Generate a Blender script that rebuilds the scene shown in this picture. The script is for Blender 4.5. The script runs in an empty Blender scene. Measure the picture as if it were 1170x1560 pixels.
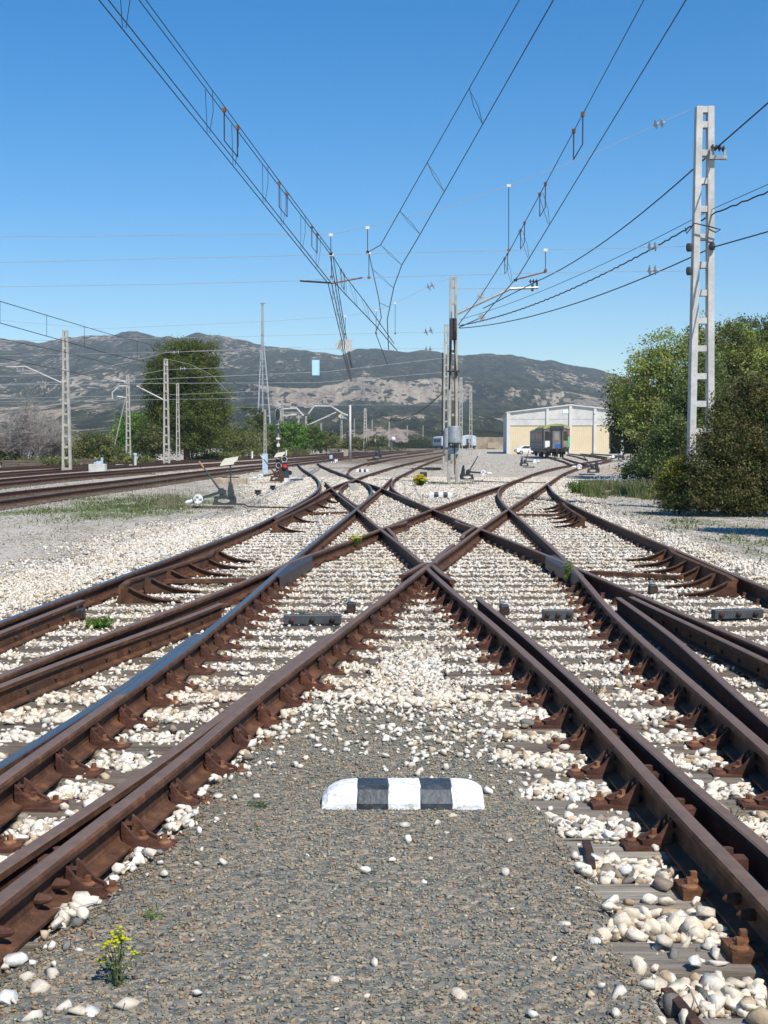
import bpy, math, random
import numpy as np
from mathutils import Vector, Matrix, Euler
random.seed(7); RNG = np.random.default_rng(11)
scene = bpy.context.scene
COL = scene.collection
R = math.radians
# ------------------------------------------------------------------ camera
F, W, HH, YH, CAMZ = 2050.0, 1170.0, 1560.0, 676.0, 1.67
PITCH = math.atan((HH / 2 - YH) / F)
cam_d = bpy.data.cameras.new('camera'); cam = bpy.data.objects.new('camera', cam_d); COL.objects.link(cam)
cam_d.sensor_fit = 'HORIZONTAL'; cam_d.sensor_width = 36.0; cam_d.lens = F / W * 36.0
cam_d.clip_start = 0.1; cam_d.clip_end = 20000
cam.location = (0, 0, CAMZ); cam.rotation_euler = (R(90) - PITCH, 0, 0)
scene.camera = cam
CP, SP = math.cos(PITCH), math.sin(PITCH)

def ray(px, py):
    a, b = (px - W / 2) / F, (HH / 2 - py) / F
    return (a, CP + b * SP, b * CP - SP)

def at(px, py, z=0.0):                      # photo pixel -> point on the level plane z
    d = ray(px, py); t = (z - CAMZ) / d[2]
    return Vector((d[0] * t, d[1] * t, z))

def pd(px, py, Y):                          # photo pixel -> point at distance Y
    d = ray(px, py); t = Y / d[1]
    return Vector((d[0] * t, Y, CAMZ + d[2] * t))

# ------------------------------------------------------------------ objects
def tag(o, label=None, cat=None, group=None, kind=None):
    if label: o['label'] = label
    if cat: o['category'] = cat
    if group: o['group'] = group
    if kind: o['kind'] = kind
    return o

def thing(name, label, cat, loc=(0, 0, 0), rz=0.0, group=None):
    o = bpy.data.objects.new(name, None); COL.objects.link(o)
    o.location = loc; o.rotation_euler = (0, 0, rz)
    return tag(o, label, cat, group)

def copy_tree(o, parent=None):
    c = o.copy(); COL.objects.link(c); c.parent = parent
    for ch in list(o.children): copy_tree(ch, c)
    return c

class MB:
    """collects shapes, links them as one mesh object"""
    def __init__(s): s.v = []; s.f = []; s.m = []
    def add(s, v, f, mi=0):
        n = len(s.v); s.v += [tuple(p) for p in v]
        s.f += [tuple(i + n for i in q) for q in f]; s.m += [mi] * len(f); return s
    def box(s, c, d, mi=0, rot=None, taper=1.0, bev=0.0):
        x, y, z = d[0] / 2, d[1] / 2, d[2] / 2
        v = []
        for sz, k in ((-1, 1.0), (1, taper)):
            for sx, sy in ((-1, -1), (1, -1), (1, 1), (-1, 1)): v.append(Vector((sx * x * k, sy * y * k, sz * z)))
        if rot is not None:
            m = Euler(rot).to_matrix(); v = [m @ p for p in v]
        v = [p + Vector(c) for p in v]
        return s.add(v, [(3, 2, 1, 0), (4, 5, 6, 7), (0, 1, 5, 4), (1, 2, 6, 5), (2, 3, 7, 6), (3, 0, 4, 7)], mi)
    def bar(s, a, b, w, t=None, mi=0, up=(0, 0, 1)):         # square bar from a to b
        a, b = Vector(a), Vector(b); d = (b - a)
        if d.length < 1e-6: return s
        dn = d.normalized(); u = dn.cross(Vector(up))
        if u.length < 1e-3: u = dn.cross(Vector((0, 1, 0)))
        u.normalize(); n = u.cross(dn); t = t or w
        v = [p + u * (i * w / 2) + n * (j * t / 2) for p in (a, b) for i, j in ((-1, -1), (1, -1), (1, 1), (-1, 1))]
        return s.add(v, [(3, 2, 1, 0), (4, 5, 6, 7), (0, 1, 5, 4), (1, 2, 6, 5), (2, 3, 7, 6), (3, 0, 4, 7)], mi)
    def tube(s, pts, r, n=6, mi=0, caps=True):
        pts = [Vector(p) for p in pts]; rs = r if isinstance(r, (list, tuple)) else [r] * len(pts)
        rings = []; prev = None
        for i, p in enumerate(pts):
            d = (pts[min(i + 1, len(pts) - 1)] - pts[max(i - 1, 0)])
            d = d.normalized() if d.length > 1e-9 else Vector((0, 0, 1))
            ref = prev if prev is not None else (Vector((0, 0, 1)) if abs(d.z) < .9 else Vector((1, 0, 0)))
            u = (ref - d * ref.dot(d))
            u = u.normalized() if u.length > 1e-6 else d.orthogonal().normalized()
            prev = u; w = d.cross(u)
            rings.append([p + (u * math.cos(2 * math.pi * k / n) + w * math.sin(2 * math.pi * k / n)) * rs[i] for k in range(n)])
        v = [q for r_ in rings for q in r_]; f = []
        for i in range(len(rings) - 1):
            for k in range(n):
                f.append((i * n + k, i * n + (k + 1) % n, (i + 1) * n + (k + 1) % n, (i + 1) * n + k))
        if caps:
            f.append(tuple(range(n - 1, -1, -1))); f.append(tuple((len(rings) - 1) * n + k for k in range(n)))
        return s.add(v, f, mi)
    def prism(s, poly, axis, a, b, mi=0):   # polygon (2-D) extruded along an axis: 'x': (y,z)  'y': (x,z)  'z': (x,y)
        def P(q, t): return {'x': (t, q[0], q[1]), 'y': (q[0], t, q[1]), 'z': (q[0], q[1], t)}[axis]
        n = len(poly); v = [P(q, a) for q in poly] + [P(q, b) for q in poly]
        f = [tuple(range(n - 1, -1, -1)), tuple(range(n, 2 * n))] + [(i, (i + 1) % n, n + (i + 1) % n, n + i) for i in range(n)]
        return s.add(v, f, mi)
    def lathe(s, prof, c=(0, 0, 0), n=12, mi=0, axis='z'):
        v = []; f = []; c = Vector(c)
        for r, h in prof:
            for k in range(n):
                a = 2 * math.pi * k / n; x, y = r * math.cos(a), r * math.sin(a)
                v.append(c + Vector({'z': (x, y, h), 'y': (x, h, y), 'x': (h, x, y)}[axis]))
        for i in range(len(prof) - 1):
            for k in range(n): f.append((i * n + k, i * n + (k + 1) % n, (i + 1) * n + (k + 1) % n, (i + 1) * n + k))
        f.append(tuple(range(n - 1, -1, -1))); f.append(tuple((len(prof) - 1) * n + k for k in range(n)))
        return s.add(v, f, mi)
    def mesh(s, name, mats, smooth=False):
        me = bpy.data.meshes.new(name); me.from_pydata(s.v, [], s.f); me.validate()
        for m in (mats if isinstance(mats, (list, tuple)) else [mats]): me.materials.append(m)
        if len(me.polygons) == len(s.m): me.polygons.foreach_set('material_index', s.m)
        import bmesh
        bm = bmesh.new(); bm.from_mesh(me); bmesh.ops.recalc_face_normals(bm, faces=bm.faces); bm.to_mesh(me); bm.free()
        if smooth: me.polygons.foreach_set('use_smooth', [True] * len(me.polygons))
        return me
    def build(s, name, mats, parent=None, loc=None, smooth=False, bevel=0.0):
        o = bpy.data.objects.new(name, s.mesh(name, mats, smooth)); COL.objects.link(o)
        if parent is not None: o.parent = parent
        if loc is not None: o.location = loc
        if bevel:
            b = o.modifiers.new('bevel', 'BEVEL'); b.width = bevel; b.segments = 2; b.limit_method = 'ANGLE'; b.angle_limit = R(40)
        return o
    def world(s, name, mats, origin, parent=None, **k):       # shapes given in world coordinates
        o0 = Vector(origin); s.v = [tuple(Vector(p) - o0) for p in s.v]
        return s.build(name, mats, parent, o0, **k)

def fast_mesh(name, verts, faces, mats, cols=None, smooth=False, mat_idx=None):
    """numpy verts (N,3), faces (M,k) all of k corners, cols (N,4)"""
    me = bpy.data.meshes.new(name); n, (m, k) = len(verts), faces.shape
    me.vertices.add(n); me.vertices.foreach_set('co', np.ascontiguousarray(verts, np.float32).ravel())
    me.loops.add(m * k); me.loops.foreach_set('vertex_index', np.ascontiguousarray(faces, np.int32).ravel())
    me.polygons.add(m); me.polygons.foreach_set('loop_start', np.arange(0, m * k, k, dtype=np.int32))
    for q in (mats if isinstance(mats, (list, tuple)) else [mats]): me.materials.append(q)
    if mat_idx is not None: me.polygons.foreach_set('material_index', np.ascontiguousarray(mat_idx, np.int32))
    if cols is not None:
        ca = me.color_attributes.new('col', 'FLOAT_COLOR', 'POINT')
        ca.data.foreach_set('color', np.ascontiguousarray(cols, np.float32).ravel())
    if smooth: me.polygons.foreach_set('use_smooth', np.ones(m, dtype=bool))
    me.update(calc_edges=True)
    return me

def link(name, me, parent=None, loc=(0, 0, 0)):
    o = bpy.data.objects.new(name, me); COL.objects.link(o); o.location = loc
    if parent is not None: o.parent = parent
    return o

# ------------------------------------------------------------------ materials
class NT:
    def __init__(s, m): s.t = m.node_tree; s.n = s.t.nodes; s.l = s.t.links
    def __call__(s, typ, **kw):
        nd = s.n.new(typ)
        for k, v in kw.items():
            if k in nd.inputs.keys() or k[0].isupper():
                nd.inputs[k.replace('__', ' ')].default_value = v
            else: setattr(nd, k, v)
        return nd
    def link(s, a, b): s.l.new(a, b)
    def mix(s, fac, a, b, blend='MIX'):
        nd = s.n.new('ShaderNodeMix'); nd.data_type = 'RGBA'; nd.blend_type = blend
        for i, x in ((0, fac), (6, a), (7, b)):
            if isinstance(x, (int, float)): nd.inputs[i].default_value = x
            elif isinstance(x, tuple): nd.inputs[i].default_value = x if len(x) == 4 else (*x, 1)
            else: s.l.new(x, nd.inputs[i])
        return nd.outputs[2]
    def math(s, op, a, b=0.5, clamp=False):
        nd = s.n.new('ShaderNodeMath'); nd.operation = op; nd.use_clamp = clamp
        for i, x in ((0, a), (1, b)):
            if isinstance(x, (int, float)): nd.inputs[i].default_value = x
            else: s.l.new(x, nd.inputs[i])
        return nd.outputs[0]
    def step(s, x, lo, hi):
        nd = s.n.new('ShaderNodeMapRange'); nd.interpolation_type = 'SMOOTHSTEP'
        s.l.new(x, nd.inputs[0]); nd.inputs[1].default_value = lo; nd.inputs[2].default_value = hi
        return nd.outputs[0]
    def pos(s, scale=(1, 1, 1), obj=False):
        if obj: src = s.n.new('ShaderNodeTexCoord').outputs['Object']
        else: src = s.n.new('ShaderNodeNewGeometry').outputs['Position']
        mp = s.n.new('ShaderNodeMapping'); mp.inputs['Scale'].default_value = scale; s.l.new(src, mp.inputs[0])
        return mp.outputs[0]
    def noise(s, vec, scale, detail=4, rough=.55):
        nd = s.n.new('ShaderNodeTexNoise'); nd.inputs['Scale'].default_value = scale
        nd.inputs['Detail'].default_value = detail; nd.inputs['Roughness'].default_value = rough
        s.l.new(vec, nd.inputs['Vector']); return nd.outputs['Fac']
    def vor(s, vec, scale, feature='F1'):
        nd = s.n.new('ShaderNodeTexVoronoi'); nd.feature = feature; nd.inputs['Scale'].default_value = scale
        s.l.new(vec, nd.inputs['Vector']); return nd
    def ramp(s, x, stops):
        nd = s.n.new('ShaderNodeValToRGB'); s.l.new(x, nd.inputs[0]); e = nd.color_ramp.elements
        while len(e) < len(stops): e.new(.5)
        for i, (p, c) in enumerate(stops): e[i].position = p; e[i].color = (*c, 1)
        return nd.outputs[0]
    def bump(s, h, strength=.3, dist=.01):
        nd = s.n.new('ShaderNodeBump'); nd.inputs['Strength'].default_value = strength; nd.inputs['Distance'].default_value = dist
        s.l.new(h, nd.inputs['Height']); return nd.outputs[0]

def new_mat(name):
    m = bpy.data.materials.new(name); m.use_nodes = True
    return m, NT(m), m.node_tree.nodes['Principled BSDF']

def mat_plain(name, col, rough=.6, metal=0.0, var=.25, scale=6.0, bump=.15, bdist=.004, dirt=None, dirt_amt=.5, spec=.4):
    """painted / metal / concrete surface with mottling, optional dirt patches and a fine bump"""
    m, t, b = new_mat(name)
    v = t.pos(obj=True); n1 = t.noise(v, scale, 5); n2 = t.noise(v, scale * 7, 3)
    lo = tuple(c * (1 - var) for c in col); hi = tuple(min(1, c * (1 + var * .6)) for c in col)
    c = t.mix(t.step(n1, .3, .7), lo, hi)
    if dirt: c = t.mix(t.math('MULTIPLY', t.step(n2, .45, .75), dirt_amt), c, dirt)
    t.link(c, b.inputs['Base Color'])
    b.inputs['Roughness'].default_value = rough; b.inputs['Metallic'].default_value = metal
    b.inputs['Specular IOR Level'].default_value = spec
    if bump: t.link(t.bump(n2, bump, bdist), b.inputs['Normal'])
    return m

def mat_attr(name, rough=.8, mul=1.0, bump=None, spec=.25, trans=0.0):
    """colour from the 'col' attribute with a little noise"""
    m, t, b = new_mat(name)
    a = t.n.new('ShaderNodeAttribute'); a.attribute_name = 'col'
    c = a.outputs['Color']
    if bump:
        v = t.pos(); n = t.noise(v, bump, 4)
        c = t.mix(1.0, c, t.ramp(n, [(.25, (.72, .70, .68)), (.7, (1.0, 1.0, 1.0))]), 'MULTIPLY')
        t.link(t.bump(n, .5, .006), b.inputs['Normal'])
    t.link(c, b.inputs['Base Color'])
    b.inputs['Roughness'].default_value = rough; b.inputs['Specular IOR Level'].default_value = spec
    if trans:
        tr = t.n.new('ShaderNodeBsdfTranslucent'); t.link(c, tr.inputs['Color'])
        mx = t.n.new('ShaderNodeMixShader'); mx.inputs[0].default_value = trans
        t.link(b.outputs[0], mx.inputs[1]); t.link(tr.outputs[0], mx.inputs[2])
        t.link(mx.outputs[0], t.n['Material Output'].inputs['Surface'])
    return m

def mat_rust(name, base=(.092, .044, .025), hi=(.20, .088, .04), rough=.72, streak=True):
    m, t, b = new_mat(name)
    v = t.pos(); n1 = t.noise(v, 9, 6, .65); n2 = t.noise(v, 70, 4); n3 = t.noise(v, 1.3, 3)
    c = t.ramp(n1, [(.3, tuple(x * .62 for x in base)), (.5, base), (.72, hi)])
    c = t.mix(t.math('MULTIPLY', t.step(n3, .45, .7), .5), c, (.06, .04, .035))
    c = t.mix(t.math('MULTIPLY', t.step(n2, .62, .72), .35), c, (.30, .14, .07))
    n4 = t.noise(t.pos((3, .8, 26)), 2.2, 5, .6); c = t.mix(t.math('MULTIPLY', t.step(n4, .52, .66), .45), c, tuple(x * .55 for x in base)); c = t.mix(t.math('MULTIPLY', t.step(n4, .44, .34), .35), c, hi)
    t.link(c, b.inputs['Base Color']); b.inputs['Roughness'].default_value = rough
    b.inputs['Specular IOR Level'].default_value = .2
    t.link(t.bump(n2, .5, .005), b.inputs['Normal'])
    return m

def mat_railtop(name, col, rough, metal, ns=14):
    m, t, b = new_mat(name)
    v = t.pos(); n1 = t.noise(v, ns, 5, .6); n2 = t.noise(v, 120, 3)
    c = t.mix(t.step(n1, .35, .65), tuple(x * .8 for x in col), col)
    t.link(c, b.inputs['Base Color'])
    r = t.math('ADD', t.math('MULTIPLY', n1, .25), rough - .12); t.link(r, b.inputs['Roughness'])
    b.inputs['Metallic'].default_value = metal
    t.link(t.bump(n2, .03, .001), b.inputs['Normal'])
    return m

def mat_wood(name, stops):
    m, t, b = new_mat(name)
    oi = t.n.new('ShaderNodeObjectInfo')
    src = t.n.new('ShaderNodeTexCoord').outputs['Object']
    off = t.n.new('ShaderNodeVectorMath'); off.operation = 'MULTIPLY_ADD'
    cb = t.n.new('ShaderNodeCombineXYZ'); t.link(oi.outputs['Random'], cb.inputs[0]); t.link(oi.outputs['Random'], cb.inputs[1])
    t.link(cb.outputs[0], off.inputs[0]); off.inputs[1].default_value = (37, 53, 11); t.link(src, off.inputs[2])
    mp = t.n.new('ShaderNodeMapping'); mp.inputs['Scale'].default_value = (.8, 13, 13); t.link(off.outputs[0], mp.inputs[0])
    n1 = t.noise(mp.outputs[0], 1.7, 8, .75); n2 = t.noise(off.outputs[0], 2.2, 4)
    c = t.ramp(n1, stops)
    c = t.mix(t.math('MULTIPLY', t.step(n2, .45, .68), .6), c, (.10, .062, .04))
    c = t.mix(t.math('MULTIPLY', t.math('POWER', oi.outputs['Random'], 2.0), .6), c, (.085, .068, .055))
    t.link(c, b.inputs['Base Color']); b.inputs['Roughness'].default_value = .9; b.inputs['Specular IOR Level'].default_value = .15
    t.link(t.bump(n1, .7, .012), b.inputs['Normal'])
    return m

M = {}
M['rust'] = mat_rust('rail_rust')
M['rust_light'] = mat_rust('chair_rust', (.088, .040, .027), (.17, .07, .038))
M['rust_dark'] = mat_rust('dark_rust', (.05, .03, .024), (.11, .05, .032))
M['screw'] = mat_rust('screw_rust', (.19, .085, .042), (.34, .19, .10))
M['top_brown'] = mat_railtop('worn_brown_rail_top', (.175, .112, .078), .55, .10)
M['top_blue'] = mat_railtop('polished_rail_top', (.25, .235, .225), .36, .85, 2.0)
M['wood'] = mat_wood('weathered_sleeper_wood', [(.36, (.020, .016, .012)), (.43, (.115, .094, .072)), (.58, (.19, .16, .125)), (.75, (.30, .262, .212))])
M['wood_pale'] = mat_wood('bleached_sleeper_wood', [(.37, (.03, .025, .02)), (.43, (.20, .172, .14)), (.58, (.33, .295, .245)), (.75, (.47, .43, .37))])
M['concrete'] = mat_plain('mast_concrete', (.40, .385, .335), .85, var=.22, scale=3, dirt=(.28, .25, .2), dirt_amt=.45)
M['concrete_light'] = mat_plain('light_concrete', (.54, .53, .50), .85, var=.18, scale=2.0, dirt=(.33, .31, .28), dirt_amt=.4)
M['steel'] = mat_plain('grey_steel', (.33, .35, .36), .5, .3, var=.2, dirt=(.2, .14, .1), dirt_amt=.4)
M['galv'] = mat_plain('galvanised_steel', (.46, .48, .49), .45, .5, var=.2)
M['wire'] = mat_plain('dark_copper_wire', (.03, .03, .032), .55, .3, var=.1, bump=0)
M['wire_light'] = mat_plain('pale_span_wire', (.44, .41, .41), .5, .3, var=.1, bump=0)
M['cable'] = mat_plain('black_cable', (.018, .018, .02), .6, 0, var=.1, bump=0)
M['glass_ins'] = mat_plain('glazed_insulator', (.42, .46, .50), .12, 0.0, var=.15, bump=0, spec=.8)
M['white'] = mat_plain('white_paint', (.80, .79, .77), .55, var=.10, scale=9, dirt=(.45, .42, .37), dirt_amt=.45)
M['black'] = mat_plain('black_paint', (.028, .034, .042), .5, var=.3, scale=9, dirt=(.12, .11, .1), dirt_amt=.5)
M['dark_green'] = mat_plain('dark_green_iron', (.045, .058, .06), .5, var=.3, scale=9, dirt=(.10, .06, .04), dirt_amt=.5)
M['cream'] = mat_plain('cream_plate', (.72, .68, .55), .5, var=.08, dirt=(.5, .45, .35), dirt_amt=.3)
M['paleblue'] = mat_plain('pale_blue_paint', (.42, .55, .66), .55, var=.15, dirt=(.35, .35, .33), dirt_amt=.4)
M['tan'] = mat_plain('tan_stone', (.40, .32, .23), .9, var=.25, dirt=(.25, .2, .15), dirt_amt=.5)
M['greyplate'] = mat_plain('grey_plate', (.085, .095, .10), .5, .4, var=.3, dirt=(.12, .08, .06), dirt_amt=.5)
M['orange'] = mat_plain('faded_orange', (.50, .28, .12), .7, var=.2)
M['darkglass'] = mat_plain('dark_glass', (.02, .022, .025), .1, 0, var=.1, bump=0, spec=.7)
# ------------------------------------------------------------------ rails, traced on the ground plane
ZR = 0.17
RAIL_PX = {
 'A': [(0, 946), (100, 909), (215, 866), (300, 834), (400, 797), (440, 774), (470, 758.5), (485, 747.5), (490, 738), (487, 730.5), (477, 722), (454, 705.5)],
 'A2': [(420, 789), (460, 767.5), (501, 744), (522, 735), (540.5, 730), (549, 726.3), (571, 719), (592, 712.3), (616, 706.3), (653, 698), (676, 692.5)],
 'B': [(0, 1028), (123, 980), (246, 934), (360, 891), (400, 874), (441, 855), (481, 841.5), (546.7, 818.5), (581, 804.5), (657, 775), (720, 753), (765, 739), (784, 731.5), (812, 720), (843, 712), (864, 708.6), (888, 704), (925, 698.5)],
 'D': [(0, 1369), (77, 1310), (179.5, 1231), (300, 1138.5), (384.6, 1062.5), (477, 993), (560, 928), (648, 862), (728, 805), (771, 776), (802, 756), (831, 737.5), (843, 729.5), (855, 721), (876, 712.6), (894, 708.6), (917, 703.4), (933, 700.8)],
 'D2': [(648, 862), (680, 892), (741.5, 941.5), (803, 997), (864.6, 1052), (941.5, 1130), (1049.5, 1248), (1126, 1325), (1170, 1372)],
 'D2_up': [(643, 857), (616, 833), (580, 805.5), (543, 773.5), (504.6, 742), (495, 734)],
 'E': [(0, 1187), (102.6, 1115), (205, 1043.6), (266.7, 1000), (292, 981), (384.6, 906), (434, 861), (491, 815), (544, 774), (563, 758), (568, 749), (566, 741), (561, 735.6), (540.5, 729), (522, 721.3), (499.5, 713), (483, 705)],
 'E_up': [(549, 769), (581.5, 743), (593, 731.5), (597, 728)],
 'C': [(1170, 987), (1024, 928), (960, 899), (896, 873), (868, 859), (800, 832), (728, 803.5), (657.4, 774.6), (614, 756), (602, 749.3), (595, 741), (595, 733.6), (602, 727), (626.7, 715.5), (637, 709.8), (656, 702.5), (673, 697.2)],
 'C_up': [(640, 767.5), (581.5, 743), (548, 732), (535, 727), (529, 721.5), (531, 714), (551, 706.5), (571, 702.6), (588, 700.5)],
 'E2': [(1170, 1143.6), (1075, 1059), (1006, 1000), (926, 929), (868, 859), (820, 815), (771, 773), (761, 762), (755, 752), (759, 742), (769, 736.4), (784, 731)],
 'G': [(1170, 897), (1101, 869), (1039, 841), (993, 823), (926, 795), (894, 780), (868, 768), (845, 755), (836, 745), (833.5, 736)],
 'L': [(544, 770.5), (519, 752), (516, 746), (522, 739.5), (541, 730.5)],
}
class Curve2:
    """X as a smooth function of Y, from traced points"""
    def __init__(s, pts, near=None, smooth=6):
        p = sorted(((q.y, q.x) for q in pts)); y = np.array([a for a, _ in p]); x = np.array([b for _, b in p])
        if near is not None and near < y[0]:
            k = min(2, len(y) - 1); sl = (x[k] - x[0]) / (y[k] - y[0]); x = np.r_[x[0] + sl * (near - y[0]), x]; y = np.r_[near, y]
        n = max(24, int(len(y) * 9)); t = np.linspace(math.log(y[0]), math.log(y[-1]), n)
        X = np.interp(t, np.log(y), x)
        # smooth in X/Y-free form: keep end points
        for _ in range(smooth * 4):
            X[1:-1] = .25 * X[:-2] + .5 * X[1:-1] + .25 * X[2:]
        s.y, s.x = np.exp(t), X
    def __call__(s, Y): return np.interp(Y, s.y, s.x)
    def pts(s, y0, y1, ratio=1.035):
        out = []; y = max(y0, s.y[0]); y1 = min(y1, s.y[-1])
        while y < y1 - 1e-6: out.append((float(s(y)), y)); y += max(.22, y * (ratio - 1))
        out.append((float(s(y1)), y1)); return out
RC = {k: Curve2([at(x, y, ZR) for x, y in v], near={'A': 2.5, 'B': 2.5, 'D': 2.5, 'D2': 2.5, 'E': 2.5, 'C': 2.5, 'E2': 2.5, 'G': 2.5}.get(k), smooth=5) for k, v in RAIL_PX.items()}

PROF = [(-.070, 0), (.070, 0), (.070, .012), (.016, .030), (.009, .045), (.009, .100), (.014, .114), (.035, .124), (.036, .146), (.029, .157), (.012, .160), (-.012, .160), (-.029, .157), (-.036, .146), (-.035, .124), (-.014, .114), (-.009, .100), (-.009, .045), (-.016, .030), (-.070, .012)]
TOPSEG = {9, 10, 11}                       # profile edges that form the running surface
def sweep(mb, pts, zbase, prof=PROF, top=TOPSEG):
    n = len(prof); rings = []
    for i, (x, y) in enumerate(pts):
        a, b = pts[max(i - 1, 0)], pts[min(i + 1, len(pts) - 1)]
        d = Vector((b[0] - a[0], b[1] - a[1], 0)).normalized(); s = Vector((d.y, -d.x, 0))
        rings.append([Vector((x, y, zbase)) + s * px + Vector((0, 0, pz)) for px, pz in prof])
    v = [q for r in rings for q in r]; f0, f1 = [], []
    for i in range(len(rings) - 1):
        for k in range(n):
            q = (i * n + k, i * n + (k + 1) % n, (i + 1) * n + (k + 1) % n, (i + 1) * n + k)
            (f1 if k in top else f0).append(q)
    f0 += [tuple(range(n - 1, -1, -1)), tuple((len(rings) - 1) * n + k for k in range(n))]
    k0 = len(mb.v); mb.add(v, f0, 0); mb.f += [tuple(i + k0 for i in q) for q in f1]; mb.m += [1] * len(f1)
    return mb

def make_rail(name, pts, label, cat='rail', top='top_brown', zb=.011, body='rust', prof=PROF, group=None, topset=TOPSEG):
    mb = sweep(MB(), pts, zb, prof, topset)
    o = mb.world(name, [M[body], M[top]], (pts[0][0], pts[0][1], 0))
    return tag(o, label, cat, group)
rails = {}
def rail(key, label, y0=2.6, y1=500, top='top_brown', dz=0.0):
    rails[key] = make_rail('rail', RC[key].pts(y0, y1), label, top=top, zb=.011 + dz); return rails[key]
VY = RC['D2'].y[-1]
rail('A', 'sky-blue polished outermost left rail curving away past the black point lever', top='top_blue')
rail('A2', 'brown rail leaving the polished left rail and running on to the far yard', dz=.0015)
rail('B', 'brown second rail from the left that crosses toward the goods shed', dz=.003)
rail('D', 'brown rail left of the near striped marker, crossing to the right of the shed track', dz=.0045)
rail('D2', 'brown rail right of the near striped marker, ending at the point of the crossing', y1=VY, dz=-.0015)
rail('D2_up', 'brown rail running back and left from the near crossing point', dz=.0015)
rail('E', 'brown near half of the third rail from the left, against the polished blade', y1=8.0)
rails['E far'] = make_rail('rail', RC['E'].pts(8.0, 500), 'polished third rail from the left that bends left at the far crossing', top='top_blue')
rail('E_up', 'short brown blade rail ending beside the far curved rail', dz=.003)
rail('C', 'brown rail from the right frog curving into the far yard', dz=0)
rail('C_up', 'brown rail branching left through the farthest crossing', dz=.0045)
rail('E2', 'brown rail right of the grey gravel that bends to meet the shed track', dz=.0015)
rail('G', 'brown outermost right rail ending at the bend beside the green bank', dz=.003)
rail('L', 'short curved rail around the concrete block in the far crossing', dz=.006)

# wing rails at the near crossing and at the diamond
def poly_rail(name, px, label, cat, top='top_brown', zb=.012, z=ZR):
    P = [at(x, y, z) for x, y in px]; pts = []
    for a, b in zip(P[:-1], P[1:]):
        n = max(2, int((b - a).length / .25))
        pts += [(a.x + (b.x - a.x) * i / n, a.y + (b.y - a.y) * i / n) for i in range(n)]
    pts.append((P[-1].x, P[-1].y))
    return make_rail(name, pts, label, cat, top, zb)
poly_rail('wing_rail', [(612, 875), (645, 857.5), (640, 852.5)], 'short bent wing rail left of the near crossing point', 'wing rail', zb=.006)
poly_rail('wing_rail', [(655, 856.5), (673, 872), (690, 883)], 'short bent wing rail right of the near crossing point', 'wing rail', zb=.006)
poly_rail('wing_rail', [(590, 804), (602, 817), (604, 823)], 'stubby wing rail inside the left corner of the diamond crossing', 'wing rail', zb=.016)
poly_rail('wing_rail', [(590, 802.5), (616, 796), (619, 794)], 'straight wing rail along the upper left side of the diamond crossing', 'wing rail', zb=.013)
poly_rail('wing_rail', [(722, 803), (707, 813), (703, 820)], 'stubby wing rail inside the right corner of the diamond crossing', 'wing rail', zb=.016)
poly_rail('wing_rail', [(719, 803), (698, 796), (694, 793)], 'straight wing rail along the upper right side of the diamond crossing', 'wing rail', zb=.013)
poly_rail('wing_rail', [(690, 829), (668, 846), (662, 858)], 'wing rail above the near crossing point on its right side', 'wing rail', zb=.014)

# switch blades: flat topped bars lying beside their stock rails
BLADE = [(-.055, 0), (.055, 0), (.055, .014), (.012, .026), (.012, .112), (.030, .122), (.030, .148), (.022, .154), (-.022, .154), (-.030, .148), (-.030, .122), (-.012, .112), (-.012, .026), (-.055, .014)]
BTOP = {6, 7, 8}
blade_curves = {}
def blade(key, px, label, top='top_brown', taper=True, body='rust'):
    c = Curve2([at(x, y, .165) for x, y in px] if px else [Vector((float(RC[key](Y)) - .068 - .10 * max(0, (7.8 - Y) / 3.4) ** 1.2, Y, 0)) for Y in np.linspace(2.6, 10.6, 24)], near=2.6, smooth=2); blade_curves[key] = c
    o = make_rail('switch_blade', c.pts(2.6, 60), label, 'switch blade', top, .012, body, BLADE, topset=BTOP)
    return o
blade('D', None, 'brown switch blade tight against the rail left of the near striped marker')
blade('E', None, 'sky-blue polished switch blade closed against the third rail from the left', top='top_blue')
blade('D2', [(729, 911), (803, 969), (895, 1052), (988, 1135), (1075, 1213), (1170, 1292)], 'dark switch blade standing open right of the near striped marker', body='rust_dark')
blade('E2', [(942, 910), (1024, 967), (1101, 1038), (1170, 1100)], 'dark switch blade standing open beside the fourth rail right of the gravel', body='rust_dark')
blade('B', [(0, 1042), (154, 985), (307, 932), (336, 919)], 'brown bolted switch blade along the second rail from the left')
blade('A', [(0, 961), (125, 914)], 'brown bolted switch blade inside the outermost polished rail')
blade('C', [(962, 909), (1037, 944), (1170, 1006)], 'brown bolted switch blade beside the rail right of the right frog')
# bolt heads along the flat sides of the bolted blades
def blade_bolts(key, side, y0, y1, step=.42):
    c = blade_curves[key]; rt = [o for o in bpy.data.objects if o.name.startswith('switch_blade') and o.get('label', '').startswith(('brown bolted',))]
    for o in rt:
        if abs(o.location.x - float(c(o.location.y))) < .02:
            y = y0
            me = MB().lathe([(.017, 0), (.017, .012), (.009, .018)], n=6, axis='x').mesh('bolt_head', M['rust_dark'])
            while y < y1:
                b = link('bolt_head', me, o, Vector((float(c(y)) + side * .012, y, .075)) - o.location)
                if side < 0: b.rotation_euler = (0, 0, math.pi)
                y += step
blade_bolts('B', 1, 7.0, 12.2); blade_bolts('A', 1, 10.6, 12.6); blade_bolts('C', -1, 9, 13)

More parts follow.
